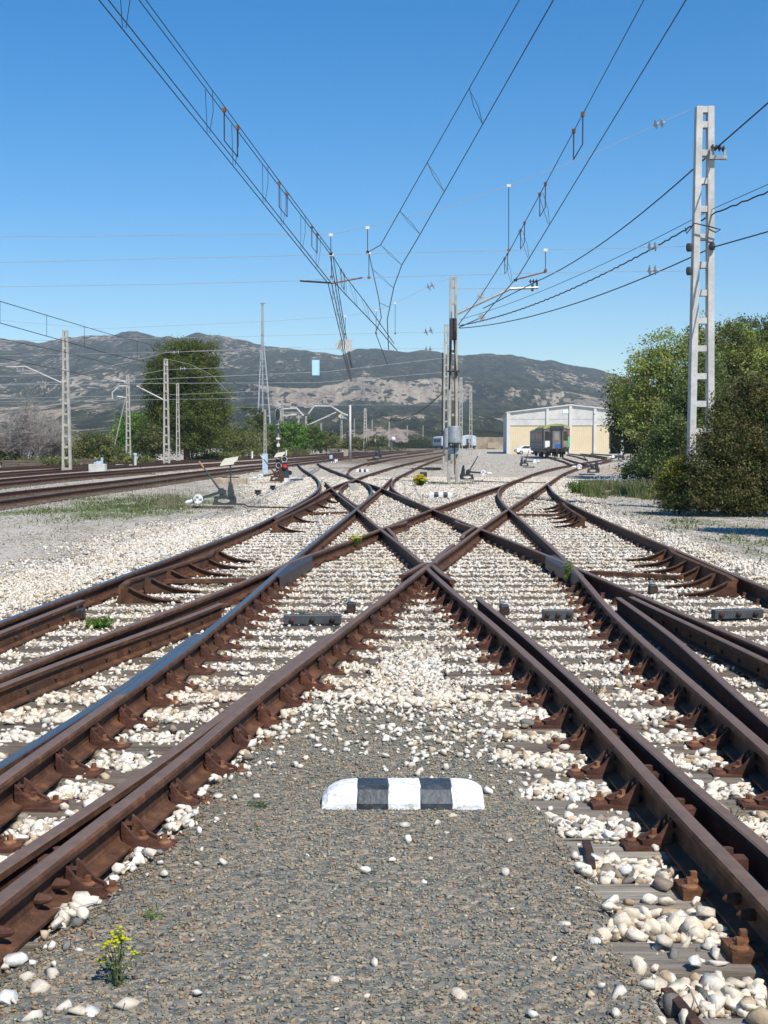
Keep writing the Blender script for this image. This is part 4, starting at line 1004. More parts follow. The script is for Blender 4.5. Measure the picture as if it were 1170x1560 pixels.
Bk = pd(735, 187, 16.9); Bmk = pd(722, 138, 17)
overhead('middle overhead line of two wires curving left above the crossing', [back(B0, B1, 6), B0, pd(640, 357, 27.3), pd(612, 404, 31), B1, pd(590, 487, 44), pd(592, 533, Y2)], [back(Bm0, Bm1, 6), Bm0, pd(580, 373, 31.8), Bm1, pd(577, 455, 44), pd(581, 484, 49), pd(572, 507, Y2), pd(590, 555, Y3)],
         drops=(), r=.011)
rt = [o for o in bpy.data.objects if o.get('label', '').startswith('middle overhead')][0]
def photo(p):
    d = p - Vector((0, 0, CAMZ)); f = d.y * CP - d.z * SP; u = d.y * SP + d.z * CP; return W / 2 + F * d.x / f, HH / 2 - F * u / f
def nearest(P, x, y):
    Q = [a.lerp(b, k / 30) for a, b in zip(P[:-1], P[1:]) for k in range(31) if a.lerp(b, k / 30).y > 5]
    return min(Q, key=lambda q: (photo(q)[0] - x) ** 2 + (photo(q)[1] - y) ** 2)
BC, BM = [B0, pd(640, 357, 27.3), pd(612, 404, 31), B1, pd(590, 487, 44), pd(592, 533, Y2)], [Bm0, pd(580, 373, 31.8), Bm1, pd(577, 455, 44), pd(581, 484, 49)]
for (x0, y0, x1, y1) in ((722, 138, 737, 187), (657, 251, 678, 290), (614, 325, 638, 357), (580, 373, 612, 404), (569, 410, 599, 438), (578, 461, 591, 468)):
    u_, v_ = nearest(BM, x0, y0), nearest(BC, x1, y1)
    for k in (-.03, .03): part_world(rt, MB().tube([u_ + Vector((0, k, 0)), u_.lerp(v_, .5) + Vector((k, 0, 0)), v_], .0045, 4), 'dropper', 'wire')
C0, C1 = pd(1045, 0, 12.5), pd(790, 420, Y1); Cm0, Cm1 = pd(981, 0, 14.2), pd(777, 381, Y1)
overhead('right overhead line ending at two grey tension wheels by the central mast', [back(C0, C1, 6), C0, C1, pd(735, 483, 50), pd(699, 499, Y2 - .2)], [back(Cm0, Cm1, 6), Cm0, Cm1, pd(733, 450, 50), pd(698, 495, Y2 - .2)], loops=(19.3, 24.8, 29.5, 35), drops=(25.7, 30.6, 36), r=.0105)
rt = [o for o in bpy.data.objects if o.get('label', '').startswith('right overhead')][0]
for x, y in ((732, 451), (734, 483)):
    part_world(rt, MB().lathe([(.09, -.03), (.13, -.03), (.13, .03), (.09, .03)], pd(x, y, 50), 20, axis='y').lathe([(.05, -.05), (.05, .05)], pd(x, y, 50), 10, axis='y'), 'tension_wheel', 'galv')
# feeder and signal cables that run over the bushes
f0, f1 = pd(817, 429, Y2 - .1), pd(1094, 223, 33.8)
wire('feeder_cable', [f1 + (f1 - f0) * .05 + Vector((0, -1, .1)), f1] and ([pd(1180, 148, 30.2), f1] + sag(f1, f0, .35)[1:] + sag(f0, pd(736, 470, Y2 + .6), .0, 3)[1:]), .020, 'cable', 'thick black feeder cable passing the top bracket of the tall right mast', 'cable')
wire('feeder_cable', [back(pd(1175, 151, 30.2), f1, -12), pd(1180, 148, 30.2)], .020, 'cable', 'thick black feeder cable leading out of the frame at upper right', 'cable')
s0, s1 = pd(700, 496, Y2 - .15), pd(1083, 327, 33.9)
tw = sag(s1, s0, .42, 110); e = sag(back(s1, s0, 20) + Vector((.8, 0, .2)), s1, .05, 60)
pts = [p + Vector((.012 * math.cos(i * 2.6), 0, .018 * math.sin(i * 2.6))) for i, p in enumerate(e + tw[1:])]
wire('twisted_cable', pts, .020, 'cable', 'twisted black cable between the tall right mast and the central mast', 'cable')
s2 = sag(back(s1, s0, 20) + Vector((.8, 0, .45)), s1 + Vector((0, 0, .12)), 0, 4) + sag(s1 + Vector((0, 0, .12)), pd(700, 487, Y2 - .15), .25, 16)[1:]
wire('steel_wire', s2, .009, 'cable', 'thin steel wire just above the twisted black cable', 'wire')
s3, s4 = pd(1085, 377, 33.8), pd(700, 500, Y2 - .1)
wire('plain_cable', sag(back(s3, s4, 20) + Vector((.6, 0, 0)), s3, .02, 6) + sag(s3, s4, .40, 20)[1:], .017, 'cable', 'plain black cable below the twisted one on the tall right mast', 'cable')
# cross span ropes between masts
def span(label, pts, Y, ins=(), r=.0065, mat='wire_light', hang=()):
    P = [pd(x, y, Y) for x, y in pts]; root = thing('cross_span', label, 'span wire', P[0])
    part_world(root, MB().tube(P, r, 5), 'span_rope', mat)
    for x, y, x2, y2 in ins: part_world(root, insulator_mb(MB(), pd(x, y, Y), pd(x2, y2, Y), 2 if abs(x2 - x) < 22 else 3, .13 if Y < 40 else .17), 'insulator', 'glass_ins')
    for x, y, y2 in hang:
        part_world(root, MB().tube([pd(x, y, Y), pd(x, y2, Y)], .009, 4), 'hanger', 'wire'); part_world(root, MB().box(pd(x, y, Y), (.10, .05, .07)), 'hanger_clamp', 'cream'); part_world(root, MB().box(pd(x, y2, Y), (.07, .05, .06)), 'hanger_clamp', 'screw')
    return root
span('upper cross rope drooping from the top of the tall right mast to far left', [(-330, 330), (-20, 361), (200, 359), (420, 357), (504, 357), (560, 346), (660, 322), (775, 283), (900, 236), (1000, 190), (1052, 167)], Y1, [(995, 190, 1013, 186)], hang=[(504, 358, 387), (560, 347, 384), (775, 283, 381)])
span('middle cross rope from the tall right mast through the wire hangers', [(-330, 405), (0, 400), (250, 394), (504, 388), (700, 383), (900, 379), (1050, 375)], Y1, [(986, 376, 1003, 375)], hang=[(505, 388, 422), (562, 385, 423), (831, 381, 412)])
span('lower cross rope from the tall right mast across the crossing', [(-330, 442), (0, 437), (250, 433), (450, 428), (560, 423), (700, 419), (900, 414), (1050, 413)], Y1, [(986, 412, 1003, 411)])
span('drooping cross rope tied to the top of the central mast', [(-200, 470), (150, 501), (400, 490), (526, 482), (573, 473), (600, 463), (651, 437), (686, 424)], Y2, [(651, 439, 662, 433)], hang=[(526, 482, 509), (573, 473, 508), (602, 462, 508)])
span('straight cross rope tied high on the central mast', [(-200, 522), (0, 520), (400, 512), (560, 508), (640, 506), (690, 507)], Y2, [(646, 507, 661, 502)])
span('lower straight cross rope tied to the central mast at the hanging arrow board', [(-200, 545), (0, 542), (400, 533), (560, 531), (675, 531)], Y2, [(647, 533, 659, 532)])
for i, (pts, lab) in enumerate([([(-120, 590), (300, 575), (500, 566), (680, 545)], 'far cross rope passing the top of the blue hanging board'), ([(-120, 588), (250, 584), (480, 583), (680, 567)], 'far cross rope passing below the blue hanging board'),
                                ([(-100, 610), (300, 600), (480, 592), (680, 590)], 'far cross rope in front of the dark forest below the cliff'), ([(0, 612), (300, 608), (500, 604), (680, 603)], 'far cross rope just above the portal arms'), ([(260, 622), (420, 620), (540, 617), (680, 617)], 'lowest far cross rope over the portal arms')]):
    span(lab, pts, Y3 + 12 * i, [(512 - 6 * i, pts[1][1] - 6 - i, 520 - 6 * i, pts[1][1] - 7 - i)] if i in () else (), .016, 'galv')
span('cross rope with white insulators across the big pine, upper', [(-60, 574), (110, 572), (253, 537), (340, 533), (460, 529)], 107, [(262, 537, 275, 536)], .016, 'galv')
span('cross rope with white insulators across the big pine, lower', [(110, 590), (254, 563), (345, 560)], 107, [(272, 562, 284, 561)], .016, 'galv')
span('slanting rope from the mast before the pine to the right', [(250, 546), (290, 555), (322, 571), (350, 600)], 107, (), .014, 'galv')
# registration arm at the left pair, hung on the lower rope
root = thing('registration_arm', 'pinkish registration arm holding the paired wires at the left hanger', 'arm', pd(457, 427, Y1))
part_world(root, MB().tube([pd(457, 428, Y1), pd(505, 431, Y1)], .022, 6), 'arm_tube', 'wire'); part_world(root, MB().tube([pd(505, 432, Y1), pd(552, 423, Y1)], .018, 6), 'arm_tube', 'screw')
root = thing('registration_arm', 'pinkish registration arm holding the right line above the feeder bracket', 'arm', pd(786, 426, Y1))
part_world(root, MB().tube([pd(786, 426, Y1), pd(832, 414, Y1)], .018, 6), 'arm_tube', 'screw'); part_world(root, MB().box(pd(785, 427, Y1), (.08, .05, .06)), 'arm_clamp', 'wire')
# wires over the main tracks at left
def lwire(lab, up, lo, Ys, drops):
    U = [pd(x, y, Y) for (x, y), Y in zip(up, Ys)]; root = thing('overhead_line', lab, 'overhead line', U[0])
    part_world(root, MB().tube(U, .014, 5), 'carrier_wire', 'wire')
    if lo:
        L = [pd(x, y, Y) for (x, y), Y in zip(lo, Ys)]; part_world(root, MB().tube(L, .014, 5), 'contact_wire', 'wire')
        for t in drops:
            k = int(t); a, b = U[k].lerp(U[k + 1], t - k), L[k].lerp(L[k + 1], t - k); part_world(root, MB().tube([a, b], .008, 4), 'dropper', 'wire')
lwire('overhead line over the nearest main track at upper left', [(-200, 392), (0, 459), (170, 510), (320, 548), (440, 592), (520, 625)], [(-200, 428), (0, 492), (170, 540), (320, 572), (440, 610), (520, 636)], [32, 45, 60, 84, 110, 150], (.3, 1.0, 1.35, 1.7, 2.2, 2.7))
lwire('dark wire over the second main track crossing the leftmost mast high up', [(-150, 487), (0, 516), (100, 537), (190, 560)], None, [50, 60, 68, 80], ())
lwire('dark wire over the second main track crossing the leftmost mast lower down', [(-150, 524), (0, 545), (100, 565), (190, 585), (330, 618)], None, [50, 60, 68, 80, 110], ())
w0 = sag(pd(673, 600, 84), pd(566, 622, 170), 1.6, 14)
wire('cable_to_mast', w0, .035, 'cable', 'black cable sagging from the central cluster to the broad far mast', 'cable')

# boards hung on the ropes
b0 = pd(524, 526, Y2 - .1)
root = thing('arrow_board', 'grey arrow shaped board pointing left, hung where the wires meet', 'sign', b0)
ax = [pd(x, y, Y2 - .1) - b0 for x, y in ((509, 526), (518, 517), (522, 517), (522, 535), (518, 535))]
MB().prism([(p.x, p.z) for p in ax], 'y', -.015, .015).build('arrow_head', M['concrete_light'], root)
for k in range(7): MB().box((pd(523.6 + 1.95 * k, 526, Y2 - .1) - b0), (.045, .03, .5)).build('slat', M['concrete_light'], root)
MB().box((pd(529, 519, Y2 - .1) - b0) + Vector((0, .02, 0)), (.40, .02, .03)).box((pd(529, 533, Y2 - .1) - b0) + Vector((0, .02, 0)), (.40, .02, .03)).build('slat_rail', M['steel'], root)
b1 = pd(481, 560, Y3 - .1)
root = thing('hanging_board', 'pale sky blue upright board with faint writing, hung on the far rope', 'sign', b1)
MB().box((0, 0, 0), (.46, .03, .95)).build('board', mat_plain('sky_blue_board', (.40, .66, .88), .5, var=.06), root)
for k in range(7): MB().box((random.uniform(-.03, .03), -.018, .36 - k * .12), (.10, .004, .05)).build('faint_mark', M['white'], root)
# ------------------------------------------------------------------ main tracks on the left and far yard rails
SPROF = [(-.07, 0), (.07, 0), (.012, .03), (.012, .11), (.036, .125), (.036, .158), (-.036, .158), (-.036, .125), (-.012, .11), (-.012, .03)]
def track(px, labels, sl_label=None, sl_group=None, y0=30, y1=400, top='top_blue', sl_to=80, zb=.05):
    c = Curve2([at(x, y, .2) for x, y in px], near=y0, smooth=4)
    pts = c.pts(y0, y1, 1.05)
    for s, lab in zip((0, -1.74), labels):
        P = []
        for i, (x, y) in enumerate(pts):
            a, b = pts[max(i - 1, 0)], pts[min(i + 1, len(pts) - 1)]; d = Vector((b[0] - a[0], b[1] - a[1])).normalized()
            P.append((x + s * d.y, y - s * d.x))
        make_rail('rail', P, lab, top=top, zb=zb, prof=SPROF, topset={5})
    if sl_label:
        me = MB().box((0, 0, -.05), (2.6, .24, .2)).box((-.87, 0, .055), (.36, .16, .03)).box((.87, 0, .055), (.36, .16, .03)).mesh('sleeper', M['wood'])
        y = y0
        while y < sl_to:
            x = float(c(y)); a = math.atan2(float(c(y + .3)) - float(c(y - .3)), .6)
            o = link('sleeper', me, None, (x - .87 * math.cos(a), y + .87 * math.sin(a), .0)); o.rotation_euler = (0, 0, -a); tag(o, sl_label, 'sleeper', sl_group); y += .6
    return c
T1 = track([(-60, 771), (0, 763), (102.6, 749), (240, 732.6), (315, 722), (405, 711), (440, 707.8), (508, 699.7), (584, 690.5), (625, 686)], ('dark rail nearest the gravel of the closest main track on the left', 'dark far side rail of the closest main track on the left'), 'sleeper of the closest main track on the left with rust stained clips', 'sleepers of the nearest main track', y0=21)
T2 = track([(-60, 742), (0, 736.7), (123, 724), (240, 716), (315, 709), (405, 702.8), (440, 700.8), (520, 694), (600, 686.5)], ('dark near side rail of the second main track on the left', 'dark far side rail of the second main track on the left'), 'sleeper of the second main track on the left', 'sleepers of the second main track', y0=30, sl_to=74)
T3 = track([(-60, 728), (0, 724), (102, 716), (205, 709), (330, 701), (440, 695.5), (560, 688)], ('near side rail of the third track on the left, before the bushes', 'far side rail of the third track on the left, before the bushes'), y0=34)
T4 = track([(-40, 716.5), (0, 714), (143, 707.5), (240, 704), (340, 698.5), (440, 693)], ('near side rail of the farthest track on the left at the foot of the bushes', 'far side rail of the farthest track on the left at the foot of the bushes'), y0=40)
for px, lab in [([(560, 706.5), (600, 698), (640, 693), (676, 688.5)], 'long rusty rail across the brown yard behind the upright lever'), ([(560, 700), (600, 694), (660, 687)], 'long rusty rail in the middle of the brown yard'), ([(540, 697), (600, 690), (660, 684)], 'rusty rail along the back of the brown yard'), ([(620, 690), (668, 684.5), (690, 683)], 'rusty rail leading to the grey far coaches'),
                ([(838, 697), (858, 702), (868, 706), (876, 708.5)], 'rusty rail coming out from under the left wheels of the old coach'), ([(857, 697), (873, 702), (888, 706), (900, 708)], 'rusty rail coming out from under the right wheels of the old coach'), ([(863, 692), (880, 695.5), (895, 700)], 'short rusty rail fanning out right of the old coach, lower'), ([(866, 690.5), (900, 694.5), (922, 698)], 'short rusty rail fanning out right of the old coach, upper'),
                ([(884, 690.5), (905, 693), (925, 696.5)], 'rusty rail running to the middle doorway of the shed'), ([(900, 690.5), (925, 692.5), (945, 694)], 'rusty rail running to the right doorway of the shed'), ([(917, 703.4), (932, 697.5), (950, 693)], 'rusty rail curving right beneath the trees before the shed')]:
    P = sorted([at(x, y, .17) for x, y in px], key=lambda q: q.y); pts = []
    for a, b in zip(P[:-1], P[1:]): pts += [(a.x + (b.x - a.x) * k / 6, a.y + (b.y - a.y) * k / 6) for k in range(6)]
    make_rail('rail', pts + [(P[-1].x, P[-1].y)], lab, top='top_brown', zb=.012, prof=SPROF, topset={5})

# ------------------------------------------------------------------ point levers
def point_lever(px, py, label, sx=1, s=1.0, flag=False, lean=38, mat='dark_green', arm_ang=-14, tip='white', disc=True):
    b = at(px, py, 0); b.z = float(ground_z(np.array([b.x]), np.array([b.y]))[0]) + .02
    root = thing('point_lever', label, 'point lever', b); root.scale = (s, s, s)
    X = lambda x: x * sx
    MB().box((X(-.3), .0, .0), (1.1 if flag else .8, .16, .10)).build('timber_base', M['wood' if flag else 'black'], root)
    # open footed iron frame
    mb = MB(); out = [(-.32, .09), (.34, .09), (.33, .24), (.27, .30), (-.16, .31), (-.24, .25)]; n = 18
    ring_o, ring_i = [], []
    for k in range(n):
        a = 2 * math.pi * k / n; ca, sa = math.cos(a), math.sin(a)
        ring_i.append((.0 + .175 * ca, .195 + .06 * sa))
        t = max(abs(ca) / .33, abs(sa) / .115); ring_o.append((.01 + ca / t - (.06 if ca < 0 and sa > 0 else 0) * -1, .20 + sa / t))
    for yy in (-.07, .03):
        v = []; f = []
        for dy in (0, .04):
            v += [(X(x), yy + dy, z) for x, z in ring_o] + [(X(x), yy + dy, z) for x, z in ring_i]
        for k in range(n):
            k2 = (k + 1) % n
            f += [(k, k2, n + k2, n + k), (2 * n + k, 3 * n + k, 3 * n + k2, 2 * n + k2), (k, 2 * n + k, 2 * n + k2, k2), (n + k, n + k2, 3 * n + k2, 3 * n + k)]
        mb.add(v, f)
    mb.build('iron_frame', M[mat], root)
    MB().box((X(-.02), 0, .40), (.20, .16, .20), taper=.75).lathe([(.09, -.1), (.09, .1)], (X(-.06), 0, .46), 12, axis='y').build('lever_head', M[mat], root, bevel=.01)
    MB().prism([(X(.10), .28), (X(.30), .28), (X(.24), .62), (X(.20), .72), (X(.15), .72), (X(.12), .55)], 'y', -.08, .08).build('upright_housing', M[mat], root, bevel=.008)
    L = .98; a = R(lean); p0 = Vector((X(-.08), 0, .46)); d = Vector((X(-math.sin(a)), 0, math.cos(a)))
    MB().tube([p0, p0 + d * L], [.028, .018], 8).build('lever', M[mat], root)
    MB().tube([p0 + d * (L - .2), p0 + d * (L + .01)], [.022, .020], 8).build('lever_handle', M['orange' if tip == 'orange' else 'white'], root)
    if disc:
        aa = R(arm_ang); e = Vector((X(-math.cos(aa)), 0, math.sin(aa))); q0 = Vector((X(-.12), -.1, .42))
        MB().bar(q0, q0 + e * .80, .05, .075).build('counterweight_arm', M[mat], root)
        MB().tube([q0 + e * .74, q0 + e * .92, q0 + e * .96], [.046, .05, .02], 8).build('arm_tip', M['white'], root)
        c = q0 + e * .58 + Vector((0, -.05, 0)); D = MB().lathe([(.125, .02), (.13, .01), (.13, -.01), (.125, -.02)], (0, 0, 0), 24, axis='y').build('disc', M['white'], root, c)
        if flag or py > 720:
            mk = MB()
            for (x, z, w, h) in ((-.02, .07, .05, .012), (-.02, .045, .05, .012), (-.045, .055, .012, .06), (.005, .055, .012, .06), (-.085, -.005, .04, .012), (-.085, -.03, .035, .012), (-.06, -.02, .012, .03), (.05, .005, .04, .012), (.05, -.02, .045, .012), (.075, -.005, .012, .05), (.095, .005, .012, .05)):
                mk.box((x, -.0235, z - .01), (w, .004, h))
            mk.build('disc_number', M['black'], D)
    if flag:
        MB().tube([(X(.185), 0, .70), (X(.185), 0, 1.24)], .022, 8).build('flag_post', M[mat], root)
        F_ = MB().prism([(-.24, -.10), (.14, -.055), (.155, .0), (.24, .06), (.27, .16), (.05, .125), (-.1, .10), (-.155, .05)], 'y', -.012, .012).build('flag_plate', M['cream'], root, (X(.14), -.04, 1.24))
    return root
point_lever(341, 775, 'large dark green point lever with white disc and cream arrow plate by the grass', 1, .95, True, 36, arm_ang=-17, tip='orange')
point_lever(421, 737, 'rusty point lever with cream arrow plate beside the twin dwarf signals', 1, .95, True, 38, arm_ang=-12, mat='rust')
point_lever(712, 734, 'black point lever with white tip and white disc leaning right beside the central mast', -1, 1.0, False, 30, arm_ang=-4, mat='black')
point_lever(799, 712.5, 'black point lever with white disc standing in front of the old coach', -1, 1.0, False, 18, arm_ang=0, mat='black')
point_lever(903, 724, 'black point lever with white disc leaning left before the dark trees', 1, 1.05, False, 40, arm_ang=-2, mat='black')
point_lever(946, 703, 'black point lever with a small white disc under the trees by the shed', 1, 1.1, False, 38, arm_ang=-2, mat='black')
point_lever(574, 701, 'upright black lever with white tip in the farthest fork', 1, 1.5, False, 2, mat='black', disc=False)

# ------------------------------------------------------------------ signals
def lamp(root, c, r, colour=None, hood=True, rim='white'):
    c = Vector(c); h = MB().lathe([(r, .02), (r, -.06), (r * .9, -.06), (r * .9, .0)], c, 14, axis='y').build('lamp_hood', M[rim], root)
    lens = MB().lathe([(r * .82, -.022), (r * .5, -.035)], (0, 0, 0), 14, axis='y').build('lens', M[colour or 'darkglass'], h, c - Vector((0, 0, 0)))
    lens.location = c
    return h
m, t_, b_ = new_mat('red_lens'); b_.inputs['Base Color'].default_value = (.55, .03, .05, 1); b_.inputs['Roughness'].default_value = .25; b_.inputs['Emission Color'].default_value = (1, .08, .12, 1); b_.inputs['Emission Strength'].default_value = .12; M['red_lens'] = m
def dwarf(px, py, label, red, front):
    b = at(px, py, 0); root = thing('dwarf_signal', label, 'signal', b)
    if front:
        MB().prism([(-.20, 0), (.20, 0), (.15, .60), (.10, .72), (-.10, .72), (-.15, .60)], 'y', -.1, .12).build('signal_housing', M['dark_green'], root, bevel=.01)
        lamp(root, (.02, -.12, .74), .115, 'red_lens', rim='black'); MB().box((.06, -.13, .13), (.30, .03, .20)).build('number_plate', M['white'], root)
        lamp(root, (-.02, .05, 1.02), .12, None, rim='white'); lamp(root, (.2, .02, .45), .12, None, rim='white')
        MB().tube([(0, .1, .6), (0, .1, 1.35)], .035, 8).build('post', M['dark_green'], root)
    else:
        MB().box((0, .06, .62), (.26, .1, .95)).box((0, .06, .08), (.36, .3, .16)).build('signal_housing', M['black'], root, bevel=.02)
        for z in (.38, .72, 1.12): lamp(root, (0, -.03, z), .125, None, rim='white')
        MB().box((-.10, -.05, .16), (.10, .02, .12)).build('number_plate', M['white'], root)
    return root
dwarf(425, 734, 'black dwarf signal with three white rimmed lamps, left one of the pair', False, False)
dwarf(434, 736.5, 'dark green dwarf signal with one red lamp and a white plate at its foot', True, True)
sp = at(424, 699, 0); sY = sp.y
sig = thing('colour_light_signal', 'tall black colour light signal with grey rimmed head among the small masts', 'signal', sp)
part_world(sig, MB().tube([sp, pd(424, 618, sY)], [.10, .07], 8), 'post', 'steel')
hd = pd(423.3, 631.5, sY - .2); k = sY / F
def oval(w, h, n=20): return [(w * (abs(math.cos(a)) ** .8) * (1 if math.cos(a) > 0 else -1), h * (abs(math.sin(a)) ** .6) * (1 if math.sin(a) > 0 else -1)) for a in (2 * math.pi * i / n for i in range(n))]
part_world(sig, MB().prism([(hd.x + x, hd.z + z) for x, z in oval(4.2 * k, 9.6 * k)], 'y', hd.y, hd.y + .06), 'backboard', 'galv')
part_world(sig, MB().prism([(hd.x + x, hd.z + z) for x, z in oval(3.3 * k, 8.7 * k)], 'y', hd.y - .05, hd.y + .01), 'signal_face', 'black')
for dy in (-5, 0, 5): part_world(sig, MB().lathe([(2.1 * k, -.25), (2.1 * k, -.04), (1.6 * k, -.04)], pd(423.3, 631.5 + dy, sY - .2), 12, axis='y'), 'lamp_hood', 'darkglass')
for (x, y, w, h, mt) in ((423, 656, 5, 6, 'black'), (424, 668, 6, 2.6, 'white'), (424, 678, 4.4, 4.6, 'cream'), (424, 684, 3, 3, 'black'), (423, 646.7, 6, 1, 'galv')):
    part_world(sig, MB().box(pd(x, y, sY - .15), (w * k, .12, h * k)), {'cream': 'number_plate', 'white': 'marker_plate', 'galv': 'step_bar'}.get(mt, 'lower_lamp'), mt)

# ------------------------------------------------------------------ small yard furniture
def post_thing(px, py, top, w, label, mat='white', name='marker_post', cap=None):
    b = at(px, py, 0); h = pd(px, top, b.y).z; root = thing(name, label, 'post', b)
    MB().tube([(0, 0, -.1), (0, 0, h)], w, 10).build('shaft', M[mat], root)
    MB().lathe([(w * 1.35, h - .12), (w * 1.35, h), (w * .8, h + .03)], n=10).build('cap', M[cap or mat], root)
post_thing(206, 711.5, 691, .10, 'pale blue grey post with a wider cap beside the left main tracks', 'concrete_light', cap='paleblue')
post_thing(384, 700.5, 688, .10, 'small white post at the foot of the olive bushes', 'white')
post_thing(436, 696, 686, .09, 'small white post behind the cream arrow plate of the rusty lever', 'white')
post_thing(195, 703, 698, .16, 'low white round stub at the foot of the stayed mast', 'white')
b = at(149, 719, 0); root = thing('concrete_box', 'grey concrete box with a pale blue fitting between the left tracks', 'box', b)
MB().box((0, 0, .2), (.95, .7, .55)).build('box_body', M['concrete_light'], root, bevel=.02)
MB().box((.1, -.1, .56), (.30, .2, .16)).box((.26, 0, .66), (.10, .2, .40)).box((-.12, 0, .54), (.16, .2, .1)).build('fitting', M['paleblue'], root)
b = at(186, 711.5, 0); root = thing('pipe_cover', 'pale blue flat cover lying beside the second main track', 'cover', b); MB().box((0, 0, .12), (.85, .4, .14)).build('cover', M['paleblue'], root, bevel=.01); MB().box((.6, 0, .1), (.25, .3, .2)).build('end_box', M['tan'], root)
b = at(352, 738, 0); root = thing('stone_slab', 'long tan stone slab with a rusty bar on it behind the large lever', 'slab', b); MB().box((0, 0, .10), (1.3, .6, .34)).build('slab', M['tan'], root, bevel=.03); MB().bar((-.35, -.1, .29), (.35, -.05, .30), .05).build('rusty_bar', M['rust'], root)
b = at(452, 733, 0); root = thing('stone_slab', 'pale slab with a blue front edge beside the dwarf signals', 'slab', b); MB().box((0, 0, .04), (.55, .6, .12)).build('slab', M['tan'], root); MB().box((-.02, -.31, .03), (.5, .03, .1)).build('blue_edge', M['paleblue'], root)
for px, py, lab in ((393, 757, 'black drum shaped pulley lying in the grass left of the polished rail'), (415.5, 749, 'small black pulley on the white gravel beyond the grass')):
    b = at(px, py, 0); root = thing('wire_pulley', lab, 'pulley', b); MB().lathe([(.05, 0), (.05, .1)], n=8).build('stub', M['black'], root); MB().lathe([(.10, .1), (.12, .12), (.08, .16), (.12, .2), (.10, .22)], n=12).build('wheel', M['black'], root)
b = at(540, 748, 0); root = thing('concrete_block', 'weathered grey concrete block set between the rails of the far crossing', 'block', b); MB().box((0, 0, .08), (.34, .30, .22)).build('block', M['concrete'], root, bevel=.02); MB().box((.0, .1, .22), (.44, .22, .08)).build('cap_slab', M['concrete'], root, bevel=.015)
b = at(504, 703, 0); root = thing('point_machine', 'small pale blue topped point machine at the far left fork', 'cabinet', b); MB().box((0, 0, .12), (.5, .5, .28)).build('machine_body', M['black'], root, bevel=.02); MB().box((.02, 0, .42), (.28, .3, .34)).build('blue_cover', M['paleblue'], root, bevel=.02); MB().box((.5, 0, .1), (.3, .3, .2)).build('white_foot', M['white'], root)
b = at(527, 697, 0); root = thing('crate', 'tan upright crate between the blue footed mast and the round pole', 'crate', b); MB().box((0, 0, .5), (.55, .4, 1.0)).build('crate_body', M['tan'], root, bevel=.02); MB().box((0, 0, 1.03), (.6, .45, .06)).build('lid', M['wood'], root)
for px, py, w, lab in ((34, 713, 1.7, 'stack of dark old timbers under the bare bushes at far left'), (122, 710, 1.5, 'low stack of grey old timbers behind the leftmost mast')):
    b = at(px, py, 0)
    root = thing('timber_stack', lab, 'timber', b)
    for r_ in range(3):
        for k in range(2): MB().box((random.uniform(-.15, .15), k * .3, .12 + r_ * .17), (w * 1.6, .25, .15)).build('timber', M['wood'], root)
# black cable reel piece and debris near the yellow flowers
b = at(645, 729, 0); root = thing('wire_pulley', 'black pulley box behind the yellow flowering clump', 'pulley', b); MB().box((0, 0, .16), (.34, .25, .32)).build('pulley_box', M['black'], root, bevel=.03); MB().tube([(-.3, .1, .06), (-1.6, .4, .05)], .02, 6).build('rod', M['black'], root)
b = at(655, 717, 0); root = thing('rod_bundle', 'dark tangle of rods on the pale ground left of the central mast', 'rods', b)
for k in range(5): MB().tube([(random.uniform(-1.2, 0), random.uniform(-.6, .6), .05 + .03 * k), (random.uniform(.2, 1.2), random.uniform(-.8, .6), .06 + .03 * k)], .03, 6).build('rod', M['black'], root)
# signal wires running along the ground
def rod(px, label, r=.018, z=.06, mat='rust_dark'):
    pts = [at(x, y, z) for x, y in px]; tag(MB().tube(pts, r, 6).world('pull_rod', M[mat], pts[0]), label, 'rod')
rod([(358, 768), (372, 768), (378, 772), (470, 774)], 'thin dark pull rod from the large left lever to the polished rail')
rod([(470, 713), (545, 713)], 'thin dark rod crossing between the far left rails')
rod([(720, 733), (790, 735), (832, 735)], 'thin dark rod from the central lever to the shed track')
# rusty iron strips lying on the near sleepers
def strip(px, label, z=.03):
    pts = [at(x, y, z) for x, y in px]; mb = MB()
    for a, b in zip(pts[:-1], pts[1:]): mb.bar(a, b, .035, .018)
    tag(mb.world('iron_strip', M['rust_dark'], pts[0], bevel=.004), label, 'iron strip')
strip([(1014, 1508), (1034, 1528), (1042, 1538), (1062, 1562)], 'bent rusty iron strip lying over the sleeper end at lower right')
strip([(893, 1283), (898, 1300), (901, 1322)], 'short rusty iron strip upright on a sleeper end at right')

# ------------------------------------------------------------------ shed
Ys = 222.0; SX = lambda x: pd(x, 676, Ys).x; SZ = lambda y: pd(800, y, Ys).z
x0, x1, x2 = SX(773.5), SX(869), SX(969); ze, zr, zd = SZ(628.5), SZ(617.2), SZ(648)
M['shed_concrete'] = mat_plain('shed_concrete', (.60, .585, .54), .85, var=.12, scale=.6, bump=.1, dirt=(.40, .40, .39), dirt_amt=.5)
M['shed_pale'] = mat_plain('shed_pillar_concrete', (.63, .615, .575), .85, var=.08, scale=.6, bump=.1)
def ribbed(name, col):
    m, t, b = new_mat(name); v = t.pos((1, 1, 1), True); sp = t.n.new('ShaderNodeSeparateXYZ'); t.link(v, sp.inputs[0])
    w = t.math('SINE', t.math('MULTIPLY', sp.outputs[0], 2 * math.pi / .30)); n = t.noise(v, .8, 3)
    c = t.mix(t.step(n, .3, .7), tuple(x * .94 for x in col), col); c = t.mix(t.math('MULTIPLY', t.step(w, .6, .95), .16), c, tuple(x * .6 for x in col))
    t.link(c, b.inputs['Base Color']); b.inputs['Roughness'].default_value = .6; t.link(t.bump(w, .4, .02), b.inputs['Normal']); return m
